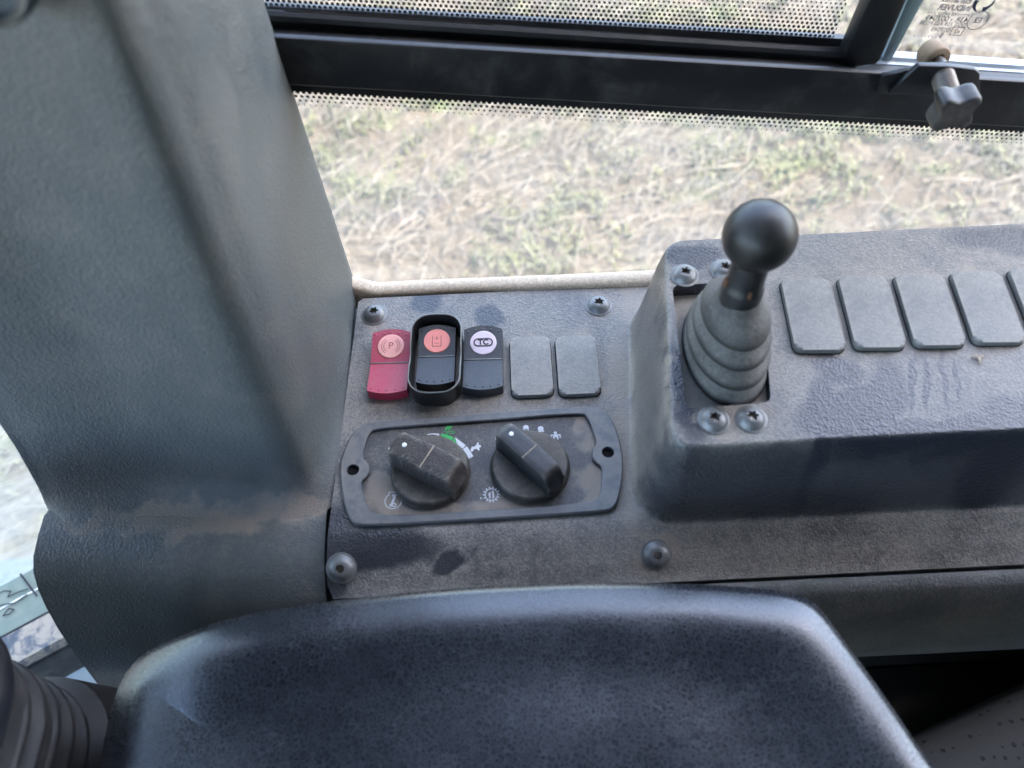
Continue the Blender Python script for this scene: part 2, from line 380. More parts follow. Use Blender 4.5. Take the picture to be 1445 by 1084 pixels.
def tube(bm, pts, r, n=10):
    rows = []
    for i, p in enumerate(pts):
        d = (pts[min(i+1, len(pts)-1)]-pts[max(i-1, 0)]).normalized()
        q = d.to_track_quat('Z', 'Y'); rr = r[i] if isinstance(r, (list, tuple)) else r
        rows.append([p + q @ Vector((rr*math.cos(2*math.pi*j/n), rr*math.sin(2*math.pi*j/n), 0)) for j in range(n)])
    v = grid(bm, rows, True); cap(bm, list(reversed(v[0]))); cap(bm, v[-1])
def smooth_loop(pts, it=2):
    for _ in range(it):
        o = []
        for i in range(len(pts)):
            a, b = pts[i], pts[(i+1) % len(pts)]
            o += [a*.75+b*.25, a*.25+b*.75]
        pts = o
    return pts
def resample(pts, n, closed=True):
    q = pts + [pts[0]] if closed else pts
    L = [0]
    for a, b in zip(q, q[1:]): L.append(L[-1]+(b-a).length)
    out = []
    for i in range(n):
        t = L[-1]*i/(n if closed else n-1); k = 0
        while k < len(L)-2 and L[k+1] < t: k += 1
        out.append(q[k].lerp(q[k+1], (t-L[k])/max(1e-9, L[k+1]-L[k])))
    return out
def text_bm(s, size, xf, bm=None, mirror=False, bold=0.):
    cu = bpy.data.curves.new('t', 'FONT'); cu.body = s; cu.size = size; cu.align_x = 'CENTER'; cu.align_y = 'CENTER'; cu.offset = bold
    o = bpy.data.objects.new('t', cu); COL.objects.link(o)
    dg = bpy.context.evaluated_depsgraph_get(); me = bpy.data.meshes.new_from_object(o.evaluated_get(dg))
    bpy.data.objects.remove(o)
    if mirror: me.transform(Matrix.Diagonal((-1, 1, 1, 1)))
    me.transform(xf); bm = bm or bmesh.new(); bm.from_mesh(me); bpy.data.meshes.remove(me)
    return bm
def ringpoly(bm, r0, r1, a0, a1, n, xf, taper=None):
    """flat arc band"""
    pr_, po = None, None
    for i in range(n+1):
        t = i/n; a = lerp(a0, a1, t)
        ri = r0 if taper is None else lerp(r0, taper, t)
        p = bm.verts.new(xf @ Vector((ri*math.cos(a), ri*math.sin(a), 0))); q = bm.verts.new(xf @ Vector((r1*math.cos(a), r1*math.sin(a), 0)))
        if pr_: bm.faces.new((pr_, p, q, po))
        pr_, po = p, q
def poly(bm, pts, xf):
    return bm.faces.new([bm.verts.new(xf @ Vector((x, y, 0))) for x, y in pts])
def disc(bm, x, y, r, xf, n=16, ry=None):
    return poly(bm, [(x+r*math.cos(2*math.pi*i/n), y+(ry or r)*math.sin(2*math.pi*i/n)) for i in range(n)], xf)
def stroke(bm, pts, wd, xf, closed=False):
    P = [Vector((x, y)) for x, y in pts]
    if closed: P.append(P[0])
    for a, b in zip(P, P[1:]):
        d = (b-a)
        if d.length < 1e-9: continue
        d.normalize(); nn = Vector((-d.y, d.x))*wd/2; e = d*wd*.3
        poly(bm, [tuple(a-nn-e), tuple(b-nn+e), tuple(b+nn+e), tuple(a+nn-e)], xf)
T = Matrix.Translation
def RZ(a): return Matrix.Rotation(a, 4, 'Z')
def RX(a): return Matrix.Rotation(a, 4, 'X')

# ------------------------------------------------------------------ setting: field, cab shell
GZ = -1.9
def build_field():
    bm = bmesh.new()
    xs = [-600, -60, -12] + [-5 + .25*i for i in range(49)] + [14, 60, 600]
    ys = [-600, -60, -8] + [-2 + .25*i for i in range(49)] + [16, 60, 600]
    rows = [[Vector((x, y, GZ + (.035*mnoise.noise(Vector((x*1.7, y*1.7, 0))) if abs(x) < 12 and abs(y) < 12 else 0))) for x in xs] for y in ys]
    grid(bm, rows)
    fin('ground', bm, M['soil'], smooth=60, kind='structure')
    rnd = random.Random(3)
    V, Fc, tint = [], [], []
    def strip(p, ang, L, wd, bend, lift, t):
        b = len(V); h = wd*.35
        for k in range(4):
            s = k/3 - .5
            a = ang + bend*s
            c = p + Vector((math.cos(a)*L*s, math.sin(a)*L*s, lift*(.25-s*s)*4*.5 + lift*s*rnd.uniform(-.3, .9)))
            nx, ny = -math.sin(a)*wd/2, math.cos(a)*wd/2
            V.extend([(c.x+nx, c.y+ny, c.z), (c.x, c.y, c.z+h), (c.x-nx, c.y-ny, c.z)]); tint.extend([t]*3)
        for k in range(3):
            q = b+3*k
            Fc.extend([(q, q+3, q+4, q+1), (q+1, q+4, q+5, q+2)])
    def clump(x, y): return mnoise.noise(Vector((x*1.1, y*1.1, 5))) + .5*mnoise.noise(Vector((x*3, y*3, 9)))
    n = 0
    while n < 34000:
        x, y = rnd.uniform(-3.2, 5.2), rnd.uniform(.5, 6.5)
        if clump(x, y) < rnd.uniform(-.7, .5): continue
        n += 1
        L = rnd.choice([.04, .06, .09, .13, .22])*rnd.uniform(.7, 1.3)
        strip(Vector((x, y, GZ+rnd.uniform(.01, .05))), rnd.gauss(1.0, .9), L, rnd.uniform(.002, .006), rnd.gauss(0, .28), rnd.uniform(0, .05), rnd.random()**1.3)
    me = bpy.data.meshes.new('straw_litter'); me.from_pydata(V, [], Fc); at = me.attributes.new('tint', 'FLOAT', 'POINT'); at.data.foreach_set('value', tint)
    me.materials.append(M['straw']); tag(link('straw_litter', me), 'pale dry straw litter scattered over the field outside the window', 'straw', kind='stuff')
    V.clear(); Fc.clear(); tint.clear()
    n = 0
    while n < 3500:
        x, y = rnd.uniform(-3.2, 5.2), rnd.uniform(.5, 6.5)
        if mnoise.noise(Vector((x*1.9, y*1.9, 21))) + .6*mnoise.noise(Vector((x*5, y*5, 3))) < rnd.uniform(-.35, .75): continue
        n += 1; t0 = rnd.random()
        for _ in range(11):
            a = rnd.uniform(0, 6.283); L = rnd.uniform(.02, .06); bx, by = x+rnd.gauss(0, .03), y+rnd.gauss(0, .03); wd = rnd.uniform(.003, .007)
            b = len(V); dx, dy = math.cos(a), math.sin(a)
            for k, (s, z, ww) in enumerate(((0, 0, 1), (.35, .7, .8), (.95, .85, .1))):
                V.extend([(bx+dx*L*s-dy*wd*ww, by+dy*L*s+dx*wd*ww, GZ+.01+L*z), (bx+dx*L*s+dy*wd*ww, by+dy*L*s-dx*wd*ww, GZ+.01+L*z)]); tint.extend([min(1, t0*.7+.3*rnd.random())]*2)
            Fc.extend([(b, b+1, b+3, b+2), (b+2, b+3, b+5, b+4)])
    me = bpy.data.meshes.new('grass'); me.from_pydata(V, [], Fc); at = me.attributes.new('tint', 'FLOAT', 'POINT'); at.data.foreach_set('value', tint)
    me.materials.append(M['grass']); tag(link('grass', me), 'short green grass sprouting between the straw in the field', 'grass', kind='stuff')
build_field()

YW = .0935
def build_cab():  # roof and upper walls are out of view, added to shape the light
    bm = bmesh.new(); box(bm, -1.08, .85, -1.15, .15, .80, .85, .01)
    fin('cab_roof', bm, M['cab'], kind='structure')
    bm = bmesh.new(); box(bm, -1.05, .80, -1.10, .085, -.66, -.62)
    fin('cab_floor', bm, M['floor'], kind='structure')
    bm = bmesh.new(); box(bm, -1.0, -.30, -.70, .06, -.44, -.40)
    fin('front_floor', bm, M['floor'], kind='structure')
    # unseen rear and operator's side walls, openings shaped to steer the light, lower wall under the side window
    bm = bmesh.new(); box(bm, .80, .84, -1.10, .10, -.62, .10); box(bm, .80, .84, -1.10, -.13, .101, .80); box(bm, .80, .84, .03, .10, .101, .80); box(bm, .801, .839, -.129, .029, .60, .80)
    fin('unseen_cab_rear_wall', bm, M['cab'], kind='structure')
    bm = bmesh.new(); box(bm, -.62, .798, -1.14, -1.10, -.62, .20); box(bm, -.15, .798, -1.14, -1.10, .201, .80); box(bm, -.62, -.151, -1.14, -1.10, .48, .80)
    fin('unseen_cab_door_wall', bm, M['cab'], kind='structure')
    bm = bmesh.new(); box(bm, -.30, .798, .10, .13, -.62, -.09)
    fin('cab_side_wall', bm, M['cab'], kind='structure')
build_cab()

# ------------------------------------------------------------------ moulded console with raised box
BXF, BXB = -.0940, .058
def box_left(y): return lerp(.0715, .0870, (y+.08)/.135)
def box_h(x, y):
    dx = x - box_left(y); dy0 = y - BXF; dy1 = BXB - y
    r = .020
    qx, qy = r-dx, r-min(dy0, dy1)
    d = r - (math.hypot(max(qx, 0), max(qy, 0)) + min(max(qx, qy), 0))
    t = (d+.006)/.0155
    return sstep(t)
def box_top(y): return .0655 + .045*(y+.09)
def con_z(x, y):
    z = -.0135*sstep((-.094-y)/.036) 
    if y < -.118: z -= (-.118-y)*.25
    h = box_h(x, y)
    return lerp(z, box_top(y), h)
def seam_x(y): return interp(y, [(-.1275, -.1070), (-.121, -.1098), (-.111, -.1096), (.0735, -.1030), (.0775, -.0995)])
POCK = [Zp(948, 405, .069), Zp(1072, 398, .069), Zp(1088, 568, .0665), Zp(968, 577, .0665)]
def build_console():
    o = empty('side_console', (0, 0, 0), 'dusty black moulded console with switch panel and raised lever box beside the window', 'console')
    def span(a, b, s):
        n = max(1, int(round((b-a)/s))); return [lerp(a, b, i/n) for i in range(n)]
    xs = span(-.107, .055, .006)+span(.055, .112, .0009)+span(.112, .62, .008)+[.62]
    ys = span(-.128, -.112, .0015)+span(-.112, -.080, .0008)+span(-.080, .040, .004)+span(.040, .074, .0011)+[.074, .0765]
    rows = []
    for y in ys:
        rows.append([Vector((x+(seam_x(y)+.107)*max(0, 1-(x+.107)/.12), y, con_z(x, y))) for x in xs])
    bm = bmesh.new(); v = grid(bm, rows)
    # closed underside so the lever slot can be cut out
    per = v[0][:] + [r[-1] for r in v[1:]] + list(reversed(v[-1][:-1])) + [r[0] for r in reversed(v[1:-1])]
    lo = [bm.verts.new((p.co.x, p.co.y, min(p.co.z-.006, -.022))) for p in per]
    n = len(per)
    for i in range(n): bm.faces.new((per[i], per[(i+1) % n], lo[(i+1) % n], lo[i]))
    bm.faces.new(lo)
    ob = fin('panel', bm, M['console'], o, (0, 0, 0), 50)
    cx = sum((p for p in POCK), Vector())/4
    pts = []
    rr = .0045
    for i, p in enumerate(POCK):
        a = (POCK[i-1]-p).normalized(); b = (POCK[(i+1) % 4]-p).normalized()
        for k in range(6):
            t = k/5; q = p + a*rr*(1-t)**2 + b*rr*t**2
            pts.append((q.x, q.y))
    bm = prism(pts, .0605, .10)
    cut = fin('cut', bm, M['console'], None, None, 30)
    md = ob.modifiers.new('slot', 'BOOLEAN'); md.object = cut; md.operation = 'DIFFERENCE'; md.solver = 'EXACT'
    dg = bpy.context.evaluated_depsgraph_get(); dg.update()
    me = bpy.data.meshes.new_from_object(ob.evaluated_get(dg)); ob.modifiers.clear(); ob.data = me
    me.shade_smooth(); me.set_sharp_from_angle(angle=R_(50))
    bpy.data.objects.remove(cut)
    bm = prism([(cx.x+(x-cx.x)*.995, cx.y+(y-cx.y)*.995) for x, y in pts], .0600, .0610)
    fin('slot_floor', bm, M['blank'], o, (0, 0, 0))
    return o
build_console()

# ------------------------------------------------------------------ grey trim: corner pillar, nose rail under the panel, window ledge
def build_trim():
    o = empty('pillar_trim', Zp(300, 720), 'tall grey plastic corner pillar trim with dirt on its lower ledge, running on under the console', 'trim panel')
    L = o.location.copy()
    # --- pillar shaft: plan outline from the front edge round the ridge to the window edge, lofted upward
    def key(z):
        t = z/.21
        A = Yp(65, 705, -.066); A2 = Yp(0, 590, -.052); kA = (z-A.z)/(A2.z-A.z)
        a = Vector((lerp(A.x, A2.x, kA), lerp(-.066, -.052, min(1, max(0, kA)))))
        r1b, r1t = Yp(405, 690, -.066), Yp(150, 0, -.060)
        r2b, r2t = Yp(446, 690, -.062), Yp(205, 0, -.048)
        k1 = (z-r1b.z)/(r1t.z-r1b.z); k2 = (z-r2b.z)/(r2t.z-r2b.z)
        r1 = Vector((lerp(r1b.x, r1t.x, k1), lerp(-.066, -.062, k1))); r2 = Vector((lerp(r2b.x, r2t.x, k2), lerp(-.061, -.046, k2)))
        f = Vector((lerp(-.1065, -.1090, t), .0885))
        mid = a.lerp(r1, .5) + Vector((0, .004 + .006*min(1, max(0, t))))
        back = Vector((a.x+.012, a.y+.05))
        return [back, a + Vector((.0005, .004)), a+Vector((.006, -.0005)), a.lerp(mid, .5), mid, mid.lerp(r1, .6), r1+Vector((-.010, .0012)), r1, r1.lerp(r2, .5)+Vector((.0015, -.002)), r2,
                r2.lerp(f, .10)+Vector((.003, 0)), r2.lerp(f, .3)+Vector((.0035, 0)), r2.lerp(f, .6)+Vector((.0035, 0)), r2.lerp(f, .88)+Vector((.002, 0)), f, f+Vector((-.006, .004)), f+Vector((-.05, .006))]
    def dense(k):
        # Catmull-Rom through the plan points
        P = [k[0]]+k+[k[-1]]; out = []
        for i in range(1, len(P)-2):
            for s in range(5):
                t = s/5; a, b, c, d = P[i-1], P[i], P[i+1], P[i+2]
                out.append(.5*((2*b)+(c-a)*t+(2*a-5*b+4*c-d)*t*t+(3*b-a-3*c+d)*t**3))
        out.append(k[-1]); return out
    rows = []
    for z, off in ((-.0040, .019), (-.0022, .014), (.0008, .0095), (.005, .0055), (.010, .0022), (.017, .0005), (.026, 0), (.05, 0), (.085, 0), (.12, 0), (.16, 0), (.21, 0), (.27, 0), (.34, 0), (.42, 0), (.55, 0)):
        c = dense(key(max(0, z)))
        row = []
        for i, p in enumerate(c):
            d = (c[min(i+1, len(c)-1)]-c[max(i-1, 0)]).normalized(); nn = Vector((d.y, -d.x))
            s = off
            fr = i/(len(c)-1)
            s *= sstep((fr-.06)/.12)
            if fr > .60: s *= max(.04, 1-(fr-.60)*5)          # tight to the switch panel on its right
            row.append(Vector((p.x+nn.x*s, p.y+nn.y*s, z)))
        rows.append(row)
    bm = bmesh.new(); grid(bm, rows)
    fin('pillar', bm, M['trim'], o, L, 60)
    # --- nose rail: ledge, rounded nose and lower face, with a left end that follows the pillar
    zB = Yp(1300, 925, -.152).z
    prof = [(.080, -.0042), (-.050, -.0034), (-.085, -.0036), (-.100, -.0056), (-.1135, -.0105), (-.125, -.0190), (-.1345, -.0310), (-.1410, -.0450), (-.1460, -.060), (-.1500, lerp(-.060, zB, .7)), (-.1505, zB), (-.1470, zB-.004), (-.10, zB-.004)]
    left = [Vector((-.21, .080, -.0042)), Vector((-.262, -.050, -.004))] + [Zp(u, v, z) for u, v, z in ((62, 728, -.002), (54, 755, -.005), (47, 785, -.012), (47, 808, -.020), (54, 833, -.032), (65, 857, -.047), (82, 888, -.068), (108, 926, -.098), (145, 975, -.14), (150, 990, -.15), (170, 985, -.15))]
    bm = bmesh.new(); rws = []
    ncol = 60; x1 = -.1118
    for j in range(ncol+1):
        t = (j/ncol)**1.5; k = sstep(t*1.15)
        rws.append([Vector((lerp(l.x, x1, t), lerp(l.y, y, k), lerp(l.z, z, k))) for l, (y, z) in zip(left, prof)])
    first = rws[0]
    for dx, dy in ((.0006, .003), (.0030, .009), (.012, .018), (.05, .03)):      # rounded end turns back out of sight
        rws.insert(0, [Vector((p.x+dx, p.y+dy*(1 if i > 1 else 0), p.z-(.0005 if i < 3 else 0)-dx*.4)) for i, p in enumerate(first)])
    grid(bm, rws); fin('ledge', bm, M['trim'], o, L, 60)
    # the same nose carries on right of the panel's seam, starting at the seam edge
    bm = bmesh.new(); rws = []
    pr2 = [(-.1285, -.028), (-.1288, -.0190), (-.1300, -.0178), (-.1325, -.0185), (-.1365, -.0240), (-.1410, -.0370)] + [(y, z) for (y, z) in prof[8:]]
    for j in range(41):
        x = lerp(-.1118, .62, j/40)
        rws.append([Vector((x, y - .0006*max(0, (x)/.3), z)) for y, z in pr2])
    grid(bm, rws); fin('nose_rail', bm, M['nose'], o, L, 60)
    # --- half-round window ledge behind the panel
    bm = bmesh.new(); rws = []
    for j in range(31):
        x = lerp(-.115, .62, j/30); dz = -.0010 + .0028*(x+.1)/.2 if x < .1 else .0018
        yb = .0795 - .0018*sstep((x+.1)/.2)*2
        lift = .012*sstep((-.098-x)/.012)
        rws.append([Vector((x, yb+yy, dz+zz+lift)) for yy, zz in ((-.001, -.02), (-.0008, .0002), (0, .0018), (.0018, .0030), (.004, .0034), (.007, .0033), (.0095, .0024), (.0112, .0006), (.0115, -.03))])
    grid(bm, rws); fin('window_ledge', bm, M['ledge'], o, L, 60)
build_trim()

# ------------------------------------------------------------------ screws
def screw_mesh(R, kind):
    bm = bmesh.new(); n = 48
    def rad(a):
        if kind == 'torx': return R*(.335 + .075*math.cos(6*a))
        k = (a % (math.pi/3)) - math.pi/6; return R*.33*math.cos(math.pi/6)/math.cos(k)
    H = R*.58
    rows = []
    for r, z in ((1.14, -.02), (1.15, .06), (1.10, .10), (1.0, .13), (.97, .20), (.90, .42), (.78, .68), (.62, .90), (.50, 1.0)):
        rows.append([Vector((R*r*math.cos(2*math.pi*i/n), R*r*math.sin(2*math.pi*i/n), H*z)) for i in range(n)])
    for s, z in ((1.06, 1.02), (1.0, .97), (.95, .25)):
        rows.append([Vector((s*rad(2*math.pi*i/n)*math.cos(2*math.pi*i/n), s*rad(2*math.pi*i/n)*math.sin(2*math.pi*i/n), H*z)) for i in range(n)])
    v = grid(bm, rows, True); bm.faces.new(v[-1]).material_index = 1
    for f in bm.faces:
        if f.calc_center_median().z < H*.7 and f.calc_center_median().xy.length < R*.4: f.material_index = 1
    bmesh.ops.recalc_face_normals(bm, faces=bm.faces)
    me = bpy.data.meshes.new('screw'); bm.to_mesh(me); bm.free()
    me.materials.append(M['screw']); me.materials.append(M['screw_dark']); me.shade_smooth(); me.set_sharp_from_angle(angle=R_(40))
    return me
SM = {k: screw_mesh(.0078, k) for k in ('torx', 'hex')}
def tilt_n(f, x, y, e=.002):
    nx = -(f(x+e, y)-f(x-e, y))/(2*e); ny = -(f(x, y+e)-f(x, y-e))/(2*e)
    return Vector((nx, ny, 1)).normalized()
for u, v, zz, kd, lab, rz in (
        (528, 442, .0035, 'torx', 'domed screw at the top left corner of the switch panel beside the pillar', .1),
        (845, 429, .0035, 'torx', 'domed screw at the top right of the switch panel under the window ledge', .3),
        (481, 800, -.004, 'hex', 'black hex socket screw at the bottom left corner of the switch panel', .2),
        (927, 781, -.010, 'hex', 'dusty hex socket screw on the front strip right of the knobs', .5),
        (967, 386, .073, 'torx', 'screw at the back left corner of the raised lever box', .2),
        (1023, 379, .073, 'torx', 'screw half hidden behind the lever gaiter at the box back', .1),
        (1008, 591, .066, 'torx', 'left one of two screws below the lever gaiter', .25),
        (1061, 589, .066, 'torx', 'right one of two screws below the lever gaiter', .0)):
    p = Zp(u, v, zz)
    for _ in range(6): p = Zp(u, v, con_z(p.x, p.y)+.002)
    o = link('screw', SM[kd], None, (p.x, p.y, con_z(p.x, p.y)+.0002))
    q = tilt_n(con_z, p.x, p.y).to_track_quat('Z', 'Y'); o.rotation_euler = (q @ Matrix.Rotation(rz, 3, 'Z').to_quaternion()).to_euler()
    if kd == 'hex': o.scale = (.98, .98, .9)
    if zz > .05: o.scale = (.92, .92, .92)
    tag(o, lab, 'screw', 'screws fixing the console mouldings')

# ------------------------------------------------------------------ blanks
def blank_proto(w, h, t):
    bm = prism(rrect(w, h, .0042, 6), -.0005, t, .0018, 4)
    bm.verts.ensure_lookup_table(); bm.faces.new([bm.verts.new((x, y, .00035)) for x, y in rrect(w+.0012, h+.0012, .0047, 6)]).material_index = 1
    bmesh.ops.recalc_face_normals(bm, faces=bm.faces)
    me = bpy.data.meshes.new('switch_blank'); bm.to_mesh(me); bm.free(); me.materials.append(M['blank']); me.materials.append(M['hole']); me.shade_smooth(); me.set_sharp_from_angle(angle=R_(40)); return me
BL = blank_proto(.0262, .0455, .0042)
def put_blank(me, u, v, z, rz, lab, grp):
    p = Zp(u, v, z)
    for _ in range(6): p = Zp(u, v, con_z(p.x, p.y)+.004)
    o = link('switch_blank', me, None, (p.x, p.y, con_z(p.x, p.y)))
    q = tilt_n(con_z, p.x, p.y).to_track_quat('Z', 'Y'); nrm = tilt_n(con_z, p.x, p.y)
    o.rotation_euler = (math.asin(-nrm.y), 0, rz); tag(o, lab, 'switch blank', grp)
put_blank(BL, 749.5, 515, 0, -.01, 'grey blank cover right beside the TC rocker switch', 'blank covers on the switch panel')
put_blank(BL, 815, 513.5, 0, -.012, 'grey blank cover at the right end of the switch row', 'blank covers on the switch panel')
BL2 = blank_proto(.0272, .0485, .0040)
gb = 'blank covers on the raised lever box'
put_blank(BL2, 1147, 441, .07, -.055, 'blank cover on the raised box nearest the lever gaiter', gb)
put_blank(BL2, 1230, 437.5, .07, -.055, 'second blank cover right of the lever on the raised box', gb)
put_blank(BL2, 1312, 434.5, .07, -.055, 'third blank cover right of the lever, wiped at its lower corner', gb)
put_blank(BL2, 1394, 430.5, .07, -.055, 'fourth blank cover right of the lever, above the straw crumb', gb)
put_blank(BL2, 1478, 426, .07, -.055, 'blank cover cut by the right edge of the photo', gb)

# ------------------------------------------------------------------ rocker switches
def rocker(label, u, v, W, Hh, zb, mat, lens, mark, rz, dots_mat):
    base = Zp(u, v, zb)
    o = empty('rocker_switch', (base.x, base.y, 0), label, 'rocker switch', 'rocker switches on the panel', (0, 0, rz))
    def half(y): return W/2
    def topz(y):
        s = y/(Hh/2)
        return zb + .0005 + .0030*abs(s)**1.3 + (.0006*s)
    def body(y0, y1, nm):
        bm = bmesh.new(); nx, ny = 12, 12; rows = []
        def arch(x): return .0026*(1-(2*x/W)**2)
        for j in range(ny+1):
            row = []
            for i in range(nx+1):
                x = -W/2 + W*i/nx
                t = j/ny; y = lerp(y0, y1, t)
                if y1 > 0.001 and y1 >= y0: y = lerp(y0, y1 - .0026 + arch(x), t)
                else: y = lerp(y0 + .0026 - arch(x), y1, t)
                row.append(Vector((x, y, topz(y))))
            rows.append(row)
        v = grid(bm, rows)
        per = v[0][:] + [r[-1] for r in v[1:]] + list(reversed(v[-1][:-1])) + [r[0] for r in reversed(v[1:-1])]
        n = len(per); lo = [bm.verts.new((p.co.x*1.02, p.co.y*1.0, -.002)) for p in per]
        for i in range(n): bm.faces.new((per[i], per[(i+1) % n], lo[(i+1) % n], lo[i]))
        es = [e for e in bm.edges if e.verts[0] in per and e.verts[1] in per and len(e.link_faces) == 2 and e.calc_face_angle(0) > .8]
        bmesh.ops.bevel(bm, geom=es, offset=.0011, segments=3, profile=.5, affect='EDGES', clamp_overlap=True)
        return fin(nm, bm, mat, o, (0, 0, 0), 50)
    body(.0003, Hh/2, 'upper_rocker'); body(-Hh/2, -.0003, 'lower_rocker')
    # pale worn line at the hinge
    bm = bmesh.new(); box(bm, -W/2+.0004, W/2-.0004, -.0004, .0004, zb-.001, zb+.0010, .0002); fin('hinge_line', bm, M['guard_rim'], o, (0, 0, 0))
    ly = Hh*.245; sl = math.atan((topz(ly+.004)-topz(ly-.004))/.008)
    xf = T((0, ly, topz(ly)+.0001)) @ RX(sl)
    bm = bmesh.new(); lathe(bm, [(.0086, -.002), (.0086, .0003), (.0082, .0006), (.004, .0007)], 40, xf); fin('lens', bm, lens, o, (0, 0, 0))
    xm = xf @ T((0, 0, .00085))
    bm = bmesh.new()
    if mark == 'P':
        text_bm('P', .0068, xm, bm)
        for k in (0, math.pi):
            for r in (.0044, .0058):
                ringpoly(bm, r, r+.0004, k-.95, k+.95, 14, xm)
        mk = M['mark_red']
    elif mark == 'box':
        for pts in ([(-.0028, .0034), (-.0028, -.0042), (.0028, -.0042), (.0028, .0034)],): stroke(bm, pts, .0005, xm)
        stroke(bm, [(0, .0030), (0, .0004)], .0005, xm); stroke(bm, [(-.0013, .0016), (.0013, .0016)], .0004, xm); stroke(bm, [(-.0014, -.0020), (.0014, -.0020)], .0004, xm)
        mk = M['mark_red']
    else:
        text_bm('TC', .0052, xm, bm, bold=.00022)
        for k in range(34):
            t0 = k/34; 
            def loop(t):
                L = .0066; r = .0026; P = 2*L+2*math.pi*r; s = (t % 1)*P
                if s < L: return (-L/2+s, r)
                s -= L
                if s < math.pi*r: a = math.pi/2 - s/r; return (L/2+r*math.cos(a), r*math.sin(a))
                s -= math.pi*r
                if s < L: return (L/2-s, -r)
                s -= L; a = -math.pi/2 - s/r; return (-L/2+r*math.cos(a), r*math.sin(a))
            stroke(bm, [loop(t0), loop(t0+.024)], .0009, xm)
        mk = M['mark_dark']
    fin('symbol', bm, mk, o, (0, 0, 0), None)
    bm = bmesh.new()
    for sgn in (1, -1):
        for k in range(5):
            x = W*(-.40+.20*k); y = sgn*(Hh/2 - .0050 + .0024*(1-(2*x/W)**2))
            lathe(bm, [(.0008, -.0005), (.0008, .0002), (.0004, .0004)], 10, T((x, y, topz(y))))
    d = fin('grip_dots', bm, dots_mat, o, (0, 0, 0)); d['kind'] = 'stuff'
    return o
rocker('dusty red rocker switch with a P symbol on its pink lens', 550.5, 513, .0250, .0490, .0055, M['red'], M['lens'], 'P', -.03, M['red'])
rocker('black rocker switch inside the raised collar, with a pink lens', 616, 504, .0240, .0460, .0060, M['switch'], M['lens_red'], 'box', -.03, M['switch'])
rocker('black rocker switch marked TC on a pale lens', 682, 508, .0250, .0490, .0058, M['switch'], M['lens_pale'], 'TC', -.03, M['switch'])
def build_guard():
    p = Zp(614, 497, .016); zt = .0165
    o = empty('switch_guard', (p.x, p.y, 0), 'glossy black oval collar standing around the middle rocker switch', 'switch guard', None, (0, 0, -.03))
    bm = bmesh.new(); W, H = .0330, .0570
    def loop(w, h, r, z, dip=0):
        pts = rrect(w, h, r, 7); q = resample([Vector((x, y, 0)) for x, y in pts], 96)
        out = []
        for p_ in q:
            yy = p_.y * 1.0 + (.0022*(1-(2*p_.x/w)**2))*(1 if p_.y > 0 else -1)*(1 if abs(p_.y) > h*.3 else 0)
            zz = z - dip*math.exp(-((p_.y+.002)/.006)**2)*(1 if abs(p_.x) > w*.42 else 0)
            out.append(Vector((p_.x, yy, zz)))
        return out
    rows = [loop(W*.97, H*.98, .010, -.002), loop(W*.985, H*.99, .010, .004), loop(W, H, .010, zt-.0008, .003)]
    rim = [loop(W, H, .010, zt-.0008, .003), loop(W-.0004, H-.0004, .0098, zt, .003), loop(W-.0012, H-.0012, .0095, zt+.0001, .003), loop(W-.0018, H-.0018, .0093, zt-.0006, .003)]
    inn = [loop(W-.0018, H-.0018, .0093, zt-.0006, .003), loop(W-.0030, H-.0030, .009, .001), loop(W-.0040, H-.0045, .009, -.002)]
    grid(bm, rows, True); grid(bm, inn, True)
    fin('collar', bm, M['guard'], o, (0, 0, 0), 50)
    bm = bmesh.new(); grid(bm, rim, True); fin('rim', bm, M['guard_rim'], o, (0, 0, 0), 60)
build_guard()

